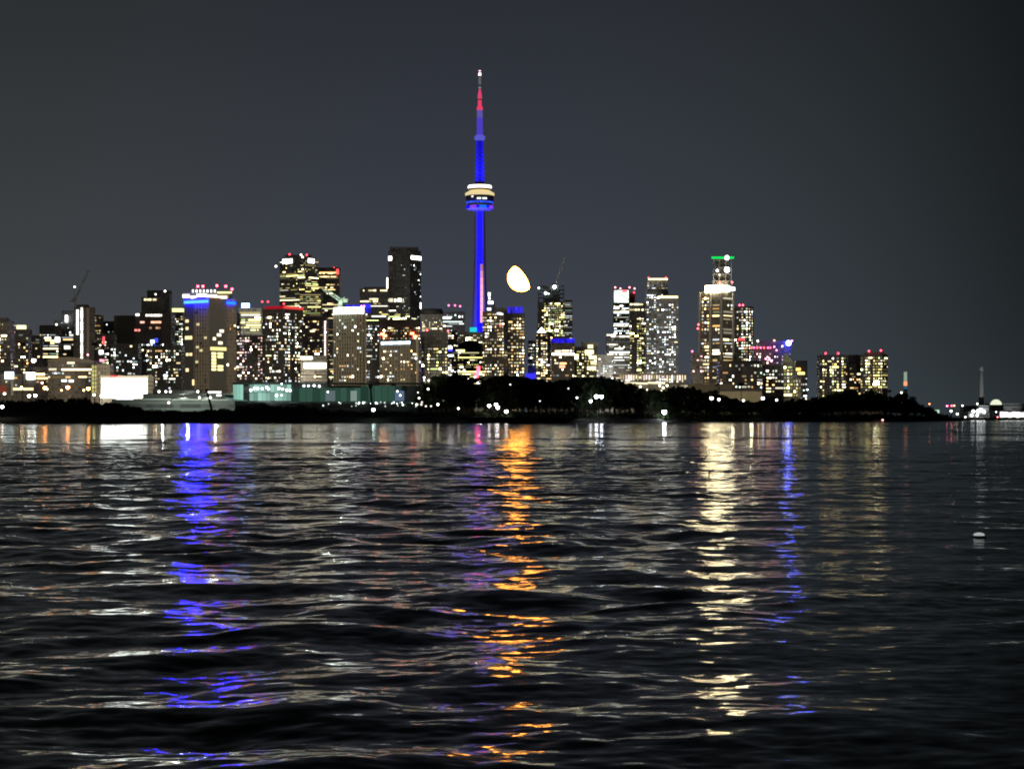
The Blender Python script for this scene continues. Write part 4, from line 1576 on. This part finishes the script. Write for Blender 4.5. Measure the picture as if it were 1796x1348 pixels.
# ---------------------------------------------------------------- cranes
def lattice(mb, a, b, w, n, r):
    a, b = Vector(a), Vector(b)
    d = (b - a)
    L = d.length
    d.normalize()
    u = d.cross(Vector((0, 1, 0))).normalized()
    for s_ in (-1, 1):
        mb.bar(a + u * s_ * w, b + u * s_ * w, r, n=4)
    for i in range(n):
        p0 = a + d * L * i / n
        p1 = a + d * L * (i + 1) / n
        s_ = 1 if i % 2 else -1
        mb.bar(p0 + u * s_ * w, p1 - u * s_ * w, r * .7, n=4)


def crane(label, foot, pivot, tip, tail, D, color, glow=None, w=.9, r=.42):
    f0, p0, t0 = W(*foot, D), W(*pivot, D), W(*tip, D)
    root = empty('tower_crane', f0)
    tag(root, label, 'crane')
    rel = lambda q: q - f0
    m_ = plain(color, .6)
    mb = MB()
    lattice(mb, rel(f0), rel(p0), w, 8, r)
    mb.build('mast', m_, root)
    mb = MB()
    lattice(mb, rel(p0), rel(t0), w * .8, 14, r)
    mb.build('jib', m_, root)
    mb = MB()
    q = rel(W(*tail, D))
    lattice(mb, rel(p0), q, w * .8, 4, r)
    mb.box(q.x - 2, q.x + 2, q.y - 1.5, q.y + 1.5, q.z - 3, q.z)
    mb.build('counter_jib', m_, root)
    mb = MB()
    pp = rel(p0)
    mb.box(pp.x - 1.5, pp.x + 1.5, pp.y - 2.2, pp.y - 1.0, pp.z - 3, pp.z)
    mb.build('cab', m_, root)
    if glow:
        mb = MB()
        c = rel(t0)
        rr = 1.5 * D / F
        mb.lathe([(.1, -rr), (rr, 0), (.1, rr)], 8, tuple(c))
        mb.build('jib_tip_lamp', emit(*glow), root)
    return root


crane('faint tower crane with a raised jib standing high above the left towers', (132, 545), (133, 522), (156, 474), (127, 526), 2600, (.8, .8, .8))
crane('thin raised crane jib above the unfinished tower', (975, 529), (976, 492), (991, 450), (968, 500), 3215, (.75, .75, .78))
cr = crane('green lit crane arm reaching down over the white banded tan slab', (596, 540), (598, 527), (566, 505), (606, 524), 1868, (.40, .55, .42), None, 1.5, .5)
add_lamp('crane_work_lamp', 'POINT', W(590, 528, 1850), (.75, 1, .85), 9000, cr, .6)
o = empty('navigation_lamp', W(131, 503, 2600))
mb = MB()
mb.lathe([(.1, -1.3), (1.2, -.7), (1.4, 0), (1.0, .9), (.1, 1.3)], 8)
mb.build('lamp_glass', emit((.9, .95, .9), 3, False), o)
mb = MB()
mb.bar((0, 0, -29), (0, 0, -1.2), .22, .15, 5)
mb.build('mast', darkm, o)
tag(o, 'tiny white lamp on a thin mast left of the faint crane', 'lamp')

# ---------------------------------------------------------------- waterfront: lit halls, pavilions, low walls
def hall_screen():
    b = Bld('glass_hall', 'low hall with a brilliant white glowing glass front on the left shore', 176, 260, 661, 1520, (.20, .20, .18), 'block', part='hall_body', depth=24)
    cuts = [178, 211, 230, 243, 258]
    for i in range(4):
        for j in range(2):
            b.strip(cuts[i] + .35, cuts[i + 1] - .35, 664 + j * 17, 680.6 + j * 17 - (1.5 if j == 0 else 0), emit((.94, 1, .93), (10.5, 12, 12, 11)[i]), 'glowing_pane', 0, .25, .2)
    b.strip(176, 260, 661, 663.4, plain((.30, .30, .27), .8), 'fascia', 0, 1.2, .2)
    b.strip(194, 207, 658.2, 661.6, emit((1, .10, .13), 1.2), 'red_sign', 0, .9)
    b.strip(206, 234, 699, 702, emit((.86, .90, 1), 6), 'canopy_light', 0, 4)
    b.parapet(1)


hall_screen()

b = Bld('brick_building', 'long brown building with a shallow curved roof and dim windows at the left shore', 84, 166, 634, 1660, (.11, .085, .065), 'block', part='building_body')
mb = MB()
n = 14
x0_, x1_ = W(84, 634, 1660), W(166, 634, 1660)
for i in range(n):
    ta, tb = i / n, (i + 1) / n
    ha, hb = [3.4 * math.sin(math.pi * (.15 + .8 * q)) for q in (ta, tb)]
    xa, xb = [x0_.x + (x1_.x - x0_.x) * q for q in (ta, tb)]
    zb_ = x0_.z
    mb.hexa([b.loc(q) for q in ((xa, 1659, zb_), (xb, 1659, zb_), (xb, 1690, zb_), (xa, 1690, zb_), (xa, 1659, zb_ + ha), (xb, 1659, zb_ + hb), (xb, 1690, zb_ + hb), (xa, 1690, zb_ + ha))])
mb.build('curved_roof', plain((.13, .11, .09), .8), b.root)
b.windows(.30, 'warm', 'bands', gain=.35, y1=676)
b.windows(.06, 'cool', 'grid', gain=1.4, y1=676)
b.strip(118, 131, 634.5, 638, emit((1, .94, .6), 1.4, False), 'lit_room', proud=.6)
b = Bld('stair_building', 'small block with a yellow lit vertical stair shaft beside the curved roof building', 160, 193, 639, 1640, (.22, .19, .13), 'block', part='building_body')
for i in range(7):
    b.strip(161.5, 169, 641 + i * 7, 646.4 + i * 7, emit((.95, .9, .3), .55 + .1 * (i % 3), False), 'stair_pane', 0, .5)
b.windows(.12, 'warm', 'grid', gain=.9, x0=172)
b = Bld('shop_building', 'low reddish building with a row of small bright rooms near the left edge', 58, 92, 643, 1700, (.22, .14, .10), 'block', part='building_body')
b.windows(.5, 'warm', 'bands', gain=.6, y1=690)
b = Bld('shop_building', 'low dim building with two square white billboards at the left edge', -20, 60, 655, 1690, (.17, .14, .11), 'block', part='building_body')
b.strip(9, 24, 652, 664, emit((.75, .97, 1), 4.5), 'white_billboard', 0, 1.2)
b.strip(47, 62, 653, 665, emit((.93, 1, 1), 5.5), 'white_billboard', 0, 1.2)
b.strip(20, 23.5, 669, 693, plain((.5, .52, .5), .6), 'billboard_post', 0, 1.6, -.6)
b.strip(-5, 12, 676, 688, plain((.45, .10, .08), .8), 'red_wall_panel', 0, .5)
b.windows(.18, 'warm', 'bands', gain=.7, y1=690)

# grey-green pavilion group
b = Bld('pavilion', 'long low grey green pavilion with stepped flat roofs behind the berm', 196, 412, 700, 1260, (.22, .25, .22), 'band', bw=4, fh=4, part='lower_hall', depth=60)
b.tier(250, 395, 690, 700.2, D=1275, part='upper_hall', color=(.2, .2, .17), mat='band')
b.tier(268, 345, 683, 690.2, D=1290, part='roof_hall', color=(.16, .15, .11), mat='band')
for xa, xb, y in ((246, 300, 699), (303, 352, 699.5), (354, 400, 700)):
    b.strip(xa, xb, y, y + 2.2, plain((.55, .57, .52), .7), 'roof_edge', 0, 1.0)
for x, y in ((279, 686.5), (291, 686.5), (299, 686.5), (347, 686.5), (350, 697), (369, 697), (296, 706)):
    b.beacon(x, y, (1, .95, .86), 7, r=.62, D=1256, foot=y + 6, name='wall_lamp')
b.strip(365, 388, 686, 689, emit((1, .96, .85), 2.2, False), 'lit_window', 0, 1)
b.strip(380, 388, 691.5, 694.5, emit((1, .97, .85), 3, False), 'lit_window', 0, 1)
for x in (285, 330, 378):
    add_lamp('wall_wash_lamp', 'POINT', W(x, 693, 1235), (.85, 1, .86), 9.0e3, b.root, .5)

# teal glazed hall
b = Bld('teal_hall', 'long teal glazed hall glowing green with a bright lit section of panes', 408, 742, 676, 1360, (.10, .17, .14), 'glass', bw=5, fh=5, part='hall_body', depth=40)
TEAL = (.35, .80, .62)
for i in range(3):
    b.strip(409 + i * 6, 414.6 + i * 6, 673, 703, emit((.42, .86, .70), .55 + .09 * i, False), 'lit_pane', 0, .4)
for i in range(10):
    for j in range(2):
        b.strip(438 + i * 7.3, 444.8 + i * 7.3, 673.5 + j * 15, 687.6 + j * 15, emit((.46, .84, .70), (.36 + .40 * ((i * 3 + j * 5) % 4) / 3), False), 'lit_pane', 0, .4)
for i in range(16):
    b.strip(513 + i * 12, 524.4 + i * 12, 680 if i < 10 else 676.5, 704, emit((.11, .28, .20), .15 + .04 * ((i * 7) % 5) + .08 * ((i * 5) % 4 == 1), False), 'dim_pane', 0, .4)
for xa, xb, c, st in ((571, 588, (.5, .66, .72), .22), (615, 626, (.7, .95, .85), .3), (693, 709, (.35, .5, .8), .3)):
    b.strip(xa, xb, 685, 703, emit(c, st, False), 'lit_pane', 0, .7)
b.strip(408, 742, 704.5, 707, plain((.32, .38, .33), .8), 'sill', 0, .9)
b.strip(408, 742, 671, 674.2, plain((.08, .12, .10), .8), 'roof_fascia', 0, 1.3, 6)
rr = random.Random(5)
for x, y in [(446, 681), (452, 681), (460, 681.5), (468, 679), (471, 682), (489, 681), (494, 673), (496, 682), (503, 684), (509, 684.5), (485, 693), (494, 693), (533, 676.5), (541, 676.5), (551, 676), (560, 677), (575, 687), (697, 686), (702, 693), (440, 684)]:
    b.beacon(x, y, (.86, .93, 1), 8, r=rr.uniform(.45, .8), D=1356, foot=y + 2, name='ceiling_lamp')
for i in range(30):
    x = rr.uniform(566, 742)
    b.beacon(x, rr.uniform(705, 712.5), (.85, 1, .93), rr.choice((.8, 1.5, 3, 6)), r=rr.uniform(.22, .62), D=1345, foot=716, name='terrace_lamp')

b = Bld('low_wall_building', 'plain low grey wall building glimpsed between the small grove and the wood', 738, 850, 676, 1330, (.22, .21, .18), 'blank', bw=60, fh=60, part='building_body')
b.tier(832, 852, 700, D=1200, part='kiosk', color=(.3, .27, .22))
add_lamp('yard_lamp', 'POINT', W(842, 700, 1180), (1, .9, .7), 6.0e3, b.root, 1)

# arcade of lights
b = Bld('lit_arcade', 'waterfront terrace with a dense row of warm white arcade lights', 1078, 1208, 671, 1560, (.13, .11, .08), 'block', part='terrace_body', bw=8, fh=6, depth=24)
rr = random.Random(8)
for i in range(26):
    x = 1088 + i * 4.5
    if i > 17:
        y0_, y1_ = 658 + rr.uniform(-.6, .6), 668 + rr.uniform(-3, 2)
    else:
        y0_, y1_ = 657 + rr.uniform(-1, 2), 666 + rr.uniform(-2, 1)
    c = rr.choice(((1, .93, .72), (1, .86, .5), (1, .97, .85), (1, .66, .6)))
    b.strip(x, x + rr.uniform(1.6, 2.8), y0_, y1_, emit(c, rr.choice((.5, 1.2, 2.4)), False), 'arcade_light', 0, .8)
    b.strip(x - .9, x - .2, 655, 671, plain((.3, .26, .2), .8), 'column', 0, .9, .3)
for i in range(22):
    b.strip(1092 + i * 3.4, 1094.6 + i * 3.4, 669.5 + .12 * i % 1.5, 672.3 + .12 * i % 1.5, emit((1, .90, .58), 1.6, False), 'rail_light', 0, 2.2)
b.tier(1078, 1208, 655, 657.5, D=1559, part='canopy', color=(.2, .17, .13), mat='band')
for x, y in ((1123, 678), (1129, 686), (1134, 684), (1138, 687), (1136, 690), (1157, 676), (1163, 680), (1160, 686), (1170, 676)):
    b.beacon(x, y, (1, .92, .62), 6, r=.8, D=1540, foot=y + 3, name='path_lamp')
b = Bld('low_wall_building', 'plain tan low building with small dark openings left of the long tan hall', 1178, 1284, 673, 1600, (.30, .26, .17), 'blank', bw=80, fh=60, part='building_body')
for x, y in ((1254, 662), (1259, 666), (1260, 671), (1257, 660)):
    b.strip(x, x + 4, y + 12, y + 16, darkm, 'opening', 0, .4)
b.windows(.0, 'warm')
b = Bld('low_wall_building', 'long plain tan hall wall lit from below at the foot of the right towers', 1262, 1336, 686, 1540, (.36, .32, .20), 'blank', bw=90, fh=60, part='building_body')
b.box(1258, 1338, 682.6, 685.8, darkm, 'roof', -1.5, 26)
add_lamp('wall_wash_lamp', 'POINT', W(1285, 694, 1505), (1, .93, .6), 3.0e3, b.root, 1)
add_lamp('wall_wash_lamp', 'POINT', W(1318, 694, 1505), (1, .93, .6), 3.0e3, b.root, 1)


# ---------------------------------------------------------------- lamps along the shore
def lamp_post(x, y, D, color, st, r, label, group=None, name='street_lamp', base=None, reach=None):
    p = W(x, y, D)
    z0 = GZ - .2 if base is None else base
    root = empty(name, (p.x, D, z0))
    tag(root, label, 'street lamp' if name == 'street_lamp' else 'lamp', group)
    h = p.z - z0
    r *= .74
    st *= 1.3
    mb = MB()
    mb.bar((0, 0, 0), (0, 0, max(.3, h - r)), .16, .10, 6)
    mb.build('post', darkm, root)
    mb = MB()
    mb.lathe([(.3 * r, -r), (.8 * r, -.6 * r), (r, 0), (.8 * r, .6 * r), (.25 * r, r)], 10, (0, 0, h))
    mb.build('lamp_globe', emit(color, st, st > 14), root)
    mb = MB()
    mb.lathe([(.9 * r, r * .62), (.35 * r, r * 1.15), (.05, r * 1.25)], 8, (0, 0, h))
    mb.build('lamp_cap', darkm, root)
    return root


OR = (1, .30, .07)
for i, (x, y, c, st, r, lab) in enumerate((
    (79, 680, OR, 46, 1.5, 'orange street lamp left of the curved roof building'),
    (119, 679, OR, 50, 1.6, 'orange street lamp in front of the middle of the curved roof building'),
    (155, 681, OR, 44, 1.5, 'orange street lamp at the right end of the curved roof building'),
    (38, 679, (1, .62, .3), 14, 1.2, 'warm street lamp below the right hand white billboard'),
    (51, 694, (1, .9, .65), 14, 1.4, 'left of two warm white lamps low on the berm crest'),
    (62, 693, (1, .9, .65), 14, 1.4, 'right of two warm white lamps low on the berm crest'),
    (59, 632, (.88, .95, 1), 16, 1.9, 'bright white high lamp above the low buildings near the left edge'),
    (74, 671, (1, .35, .3), 8, 1.1, 'small red street lamp beside the leftmost orange one'),
    (108, 684, (1, .5, .2), 8, .9, 'small amber lamp left of the middle orange street lamp'),
    (147, 684, (1, .7, .25), 9, .9, 'small amber lamp left of the right orange street lamp'),
    (165, 692, (.95, .95, .5), 10, 1.1, 'yellow white lamp at the foot of the lit stair shaft'),
    (179, 694, (1, .95, .8), 14, 1.5, 'white lamp at the lower left corner of the glowing hall'),
    (8, 690, (1, .95, .75), 9, 1.1, 'white lamp at the foot of the red wall panel at the left edge'),
)):
    lamp_post(x, y, 1480 if y < 690 else 1420, c, st, r, lab)
for x, y, c, st, r, D, lab in (
    (4, 713, (1, .96, .88), 12, 1.0, 985, 'white lamp low on the black berm at the left edge'),
    (655, 718, (.70, 1, .93), 14, 1.0, 985, 'cyan white lamp at the water edge below the teal hall'),
    (858, 711, (1, .93, .86), 12, 1.0, 1005, 'left of the three white lamps beside the small kiosk'),
    (870, 709, (1, .95, .92), 12, 1.0, 1005, 'middle of the three white lamps beside the small kiosk'),
    (873, 714, (1, .92, .95), 12, 1.1, 1005, 'lower of the white lamps beside the small kiosk'),
    (888, 721, (1, .96, .9), 10, 1.1, 1005, 'white lamp furthest right of the kiosk lamps'),
    (839, 671, (1, .97, .9), 8, .8, 1080, 'white lamp on a tall post between the grove and the wood'),
    (1548, 736, (1, .35, .3), 8, .7, 1540, 'small red lamp at the water line below the right wood'),
    (1549, 709, (1, 1, .9), 9, 1.2, 1620, 'left of two white lamps in the right wood'),
    (1552, 703, (1, 1, .86), 9, 1.2, 1620, 'upper of two white lamps in the right wood'),
    (1455, 697, (1, .96, .7), 8, 1.2, 1600, 'white lamp at the foot of the left paired apartment tower'),
    (1248, 698, (1, .97, .86), 10, 1.3, 1225, 'white lamp left of the long tan hall'),
    (1261, 700, (1, .97, .75), 8, 1.0, 1225, 'yellow white lamp under the corner of the long tan hall'),
    (1304, 702, (1, .97, .8), 7, .9, 1290, 'small white lamp below the middle of the long tan hall'),
    (1338, 698, (.95, .97, 1), 9, 1.3, 1330, 'white lamp at the right end of the long tan hall'),
    (1362, 701, (1, .98, .9), 7, .9, 1360, 'white lamp left of the pointed glass tower foot'),
    (1416, 683, (1, .98, .95), 5, .9, 1800, 'lone white lamp right of the orange roof sign block'),
    (1012, 697, (1, 1, .95), 6, .6, 1065, 'small lone white lamp in the dark wood left of the floodlights'),
    (895, 674, (.9, .95, .9), 2, .5, 1020, 'faint lamp in the tall wood below the blue crowned tower'),
    (997, 681, (.9, .95, .9), 2, .5, 1065, 'faint lamp in the wood above the small lone lamp'),
    (947, 703, (.9, .95, .9), 1.4, .5, 1030, 'faint lamp low in the black wood below the blue plaza'),
):
    lamp_post(x, y, D, c, st, r, lab)

rr = random.Random(3)
spots = [(733, 688), (735, 698), (740, 705), (744, 662), (744, 667), (752, 667), (751, 682), (747, 712), (756, 712), (768, 709), (779, 702), (782, 667), (785, 654), (791, 658), (789, 646), (793, 650), (805, 650), (814, 649), (792, 682), (802, 676), (803, 688), (804, 716), (824, 688), (821, 663), (833, 661), (836, 709), (848, 709), (731, 709), (739, 709)]
for x, y in spots:  # lights showing through from behind the grove, built as lanterns in it
    p = W(x, y, 1068)
    o = empty('lantern', (p.x, 1068, p.z))
    r_ = rr.uniform(.3, .62)
    mb = MB()
    mb.lathe([(.2 * r_, -r_), (.85 * r_, -.5 * r_), (r_, 0), (.8 * r_, .6 * r_), (.2 * r_, r_)], 8)
    mb.build('grove_light_globe', emit((1, .96, .84), rr.choice((1.2, 2.5, 5, 7)), False), o)
    mb = MB()
    mb.lathe([(.6 * r_, .62 * r_), (.3 * r_, 1.2 * r_), (.06, 1.5 * r_)], 8)
    mb.bar((0, 0, r_), (0, 0, r_ + 1.2), .05, .05, 4)
    mb.build('grove_light_cap', darkm, o)
    tag(o, 'small white light shining through the grove left of the wood, built as a lantern', 'lantern', 'white lights behind the dark grove')

# floodlights seen from the lake
for x, y, r, st, lab, pw in ((1046, 695, 1.15, 40, 'left of the two bright blue white floodlights high in the dark wood', 70), (1055, 695, 1.15, 40, 'right of the two bright blue white floodlights high in the dark wood', 70),
                             (1036, 703, .9, 22, 'lower, smaller white floodlight beside the bright pair in the wood', 40), (1165, 722, 1.5, 45, 'single large white floodlight low in the wood', 600)):
    D = tree_D(x) - 32
    lp = lamp_post(x, y, D, (.84, .90, 1), st, r, lab, name='floodlight')
    add_lamp('flood_lamp', 'POINT', W(x, y, D - 2.5), (.9, .95, 1), pw, lp, .8)

# red neon pillar
p = W(838, 662, 1250)
o = empty('neon_sign', (p.x, 1250, GZ))
mb = MB()
mb.box(-.6, .6, -.3, .3, 0, zat(662, 1250) - GZ)
mb.build('sign_post', darkm, o)
for i, (dx, y0_, y1_) in enumerate(((.4, 642, 650), (.0, 649, 657), (-.6, 655, 662))):
    mb = MB()
    mb.box(dx - .9, dx + .9, -.7, -.3, zat(y1_, 1250) - GZ, zat(y0_, 1250) - GZ)
    mb.build('neon_tube', emit((1, .03, .05), 16), o)
tag(o, 'tall red neon sign at the gap between the small grove and the wood', 'sign')

# leaning mast on the berm
p0, p1 = W(373, 719, 1015), W(362, 684, 1015)
o = empty('leaning_mast', p0)
mb = MB()
mb.bar((0, 0, -1), p1 - p0, .55, .4, 8)
mb.build('pole', darkm, o)
mb = MB()
mb.lathe([(.5, -.5), (.75, 0), (.5, .6)], 8, tuple(p1 - p0))
mb.build('pole_head', darkm, o)
tag(o, 'black mast leaning to the left in front of the grey green pavilion', 'mast')
p0, p1 = W(653, 712, 1200), W(650, 681, 1200)
o = empty('signal_pole', p0)
mb = MB()
mb.bar((0, 0, -2), p1 - p0, .6, .45, 8)
mb.build('pole', darkm, o)
mb = MB()
mb.box(p1.x - p0.x - .9, p1.x - p0.x + .9, -.5, .5, p1.z - p0.z, p1.z - p0.z + 2.2)
mb.build('signal_head', darkm, o)
tag(o, 'short black pole in front of the teal hall above the cyan lamp', 'pole')

# ---------------------------------------------------------------- far right shore
def stack(label, x, y0, D, r0, r1, bands):
    p = W(x, y0, D)
    root = empty('smokestack', (p.x, D, GZ))
    tag(root, label, 'smokestack')
    H = p.z - GZ
    for i, (ya, yb, mat, nm) in enumerate(bands):
        za, zb_ = (zat(ya, D) - GZ if ya else 0), zat(yb, D) - GZ
        q = lambda z: r0 + (r1 - r0) * z / H
        mb = MB()
        mb.lathe([(q(za), za), (q(zb_), zb_ - .01)], 20)
        smooth(mb.build(nm, mat, root))
    return root


chim = stack('tall pale grey smokestack standing alone at the far right', 1721, 643, 5200, 6.6, 5.2, [(0, 650, plain((.55, .55, .54), .8), 'chimney_shaft'), (650, 643, plain((.62, .62, .6), .8), 'chimney_rim')])
add_lamp('uplight', 'SPOT', (W(1721, 0, 5200).x, 4750, 12), (.92, .97, 1), 1.6e6, chim, 2.0, (0, 1, .13), R(26), .6)
s_ = stack('slim lit beacon tower with white top and red lamp band, right of the paired towers', 1588, 652, 3600, 3.2, 2.6, [(0, 682, plain((.2, .3, .38), .6), 'tower_shaft'), (682, 676, emit((.02, .10, .16), 1, False), 'blue_band'), (676, 669, emit((1, .20, .08), 2.4, False), 'red_lamp_band'), (668.5, 652, emit((.55, .72, .55), .5, False), 'white_top')])

b = Bld('power_station', 'long low dark power station building below the pale smokestack', 1690, 1850, 711, 5000, (.06, .06, .058), 'band', bw=12, fh=8, part='station_body')
b.tier(1735, 1850, 707, D=5020, part='boiler_hall', color=(.05, .05, .05))
b = Bld('dome_hall', 'small white lit dome on the horizon right of the smokestack', 1738, 1760, 709.6, 4800, (.3, .3, .25), 'block', part='hall_body')
mb = MB()
c = W(1749, 709.6, 4800)
mb.lathe([(12.5, 0), (12, 4), (9.5, 8), (6, 10.6), (2, 11.8), (.2, 12)], 20)
smooth(mb.build('lit_dome', emit((.95, 1, .72), .9, False), b.root, b.loc((c.x, 4812, c.z))))
b = Bld('market_hall', 'brightly lit low white hall at the right edge of the far shore', 1752, 1830, 720, 2720, (.3, .31, .28), 'band', bw=6, fh=5, part='hall_body')
for i in range(11):
    b.strip(1754 + i * 7, 1760 + i * 7, 722 + (i % 3) * .7, 731.5 - (i % 2), emit((.96, 1, .93), (2.4, 4.5, 3.2)[i % 3], False), 'lit_bay', 0, .6)
b = Bld('ferry_terminal', 'small terminal with a cluster of white lamps below the smokestack', 1698, 1736, 722, 2700, (.25, .25, .23), 'band', bw=6, fh=4, part='hall_body')
for x, y, st, r in ((1707, 721, 6, 2.6), (1715, 721, 8, 3.0), (1720, 719, 9, 3.4), (1726, 722, 8, 2.6), (1704, 728, 7, 2.4), (1714, 728, 7, 2.2), (1717, 736, 5, 1.5), (1708, 736, 4, 1.2)):
    b.beacon(x, y, (.95, 1, .98), st, r=r * .7, D=2690, foot=y + 2, name='quay_lamp')
b.beacon(1714, 708, (.95, 1, .9), 5, r=1.1, D=2690, foot=722, name='quay_lamp')
b = Bld('greenhouse', 'small pale green lit hall on the far shore right of the wood', 1630, 1648, 717, 2500, (.2, .26, .2), 'band', part='hall_body')
for i in range(3):
    b.strip(1631 + i * 5.6, 1636 + i * 5.6, 718.5, 724, emit((.62, .95, .68), .9, False), 'lit_bay', 0, .6)
for i, (x, y, c, st, r, lab) in enumerate((
    (1602, 704.5, (1, 1, .8), 6, 2.0, 'white lamp on the slope just right of the beacon tower'), (1608, 712.5, (1, 1, .92), 6, 1.5, 'white lamp lower on the slope right of the beacon tower'),
    (1581, 688, (1, .98, .75), 6, 1.6, 'white lamp left of the beacon tower above the trees'), (1589, 693.5, (.9, .95, .9), 3, 1.2, 'small white lamp at the foot of the beacon tower'),
    (1630, 708, (1, .3, .12), 6, 1.2, 'orange red lamp above the pale green hall'), (1661, 711.5, (1, .12, .28), 9, 1.5, 'left of three red lamps on the far shore'), (1669, 711, (1, .10, .14), 9, 1.4, 'middle of three red lamps on the far shore'),
    (1673.5, 711, (1, .3, .16), 8, 1.2, 'right of three red lamps on the far shore'), (1688, 711, (1, 1, .97), 6, 1.3, 'white lamp right of the three red lamps'), (1668, 720.5, (1, 1, .93), 7, 1.7, 'white lamp below the three red lamps'),
    (1679, 725.5, (1, .97, .7), 7, 1.7, 'yellow white lamp right of the pale green hall'), (1693, 731, (.93, 1, .9), 3, 1.6, 'dim white lamp at the far water line'), (1747, 722, (1, .97, .9), 5, 1.1, 'white lamp left of the lit market hall'), (1749.5, 731, (1, .2, .16), 6, 1.1, 'red lamp at the water line left of the market hall'))):
    lamp_post(x, y, 2620, c, st, r, lab)

# ---------------------------------------------------------------- light masts added as fill: they wash the fronts of the near towers
for i, (x, pw) in enumerate(((40, 3), (166, 3.2), (276, 6), (430, 7), (560, 7), (690, 7), (900, 5), (1300, 3.5), (1560, 5))):
    D = 1440 if x < 900 else 1480 if x < 1200 else 1400 if x < 1400 else 1760
    p = W(x, 0, D)
    root = empty('light_mast', (p.x, D, GZ))
    tag(root, 'added tall thin light mast behind the shore, its lamps filling the tower fronts', 'light mast', 'added masts filling the city fronts')
    mb = MB()
    mh = 48.0 if x < 300 else 21.0
    mb.bar((0, 0, 0), (0, 0, mh), .3, .18, 6)
    mb.build('pole', darkm, root)
    mb = MB()
    mb.box(-1.6, 1.6, -.25, .15, mh - .8, mh + 1)
    mb.build('fill_lamp_housing', darkm, root)
    mb = MB()
    mb.box(-1.4, 1.4, .16, .3, mh - .6, mh + .8)
    mb.build('fill_lamp_face', emit((1, .85, .6), 20, False), root)
    add_lamp('flood_lamp', 'SPOT', (p.x, D + .8, GZ + mh), (1, .84, .60), pw * 0.8e5, root, 1.0, (0, 1, .10) if x < 1000 else (0, 1, .6), R(120) if x < 1000 else R(100), .5)  # added spot, fills the near tower fronts

# more fill masts added farther in, brightening the downtown fronts
for i, (x, pw, ax, dd) in enumerate(((470, 9, 0, 0), (620, 9, -.45, 0), (1030, 3, .3, -330), (1120, 4, .1, -330))):
    D = 2780 + dd
    p = W(x, 0, D)
    root = empty('light_mast', (p.x, D, GZ))
    tag(root, 'added light mast in front of the downtown towers, filling their fronts with light', 'light mast', 'added masts filling the downtown fronts')
    mb = MB()
    mb.bar((0, 0, 0), (0, 0, 40), .45, .25, 6)
    mb.build('pole', darkm, root)
    mb = MB()
    mb.box(-2.2, 2.2, -.25, .15, 39.0, 41.6)
    mb.build('fill_lamp_housing', darkm, root)
    mb = MB()
    mb.box(-2.0, 2.0, .16, .3, 39.2, 41.4)
    mb.build('fill_lamp_face', emit((1, .9, .72), 20, False), root)
    add_lamp('flood_lamp', 'SPOT', (p.x, D + .8, GZ + 40.5), (1, .9, .74), pw * 3.0e5, root, 1.5, (ax, 1, .3), R(76), .4)  # added fill spot for the downtown fronts

# ---------------------------------------------------------------- glint on the open water, added as a small glowing float
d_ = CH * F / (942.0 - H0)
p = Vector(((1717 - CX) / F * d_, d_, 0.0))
o = empty('glint_float', p)
mb = MB()
mb.lathe([(.04, -.05), (.10, -.03), (.13, .0), (.125, .025), (.10, .036)], 18)
mb.build('glint_base', plain((.03, .03, .035), .5), o)
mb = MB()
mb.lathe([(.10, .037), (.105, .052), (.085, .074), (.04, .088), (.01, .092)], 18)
smooth(mb.build('glint_cap', emit((.95, 1, 1), .42, False), o))
tag(o, 'small white glint on the dark water at the right, built as a float', 'float')
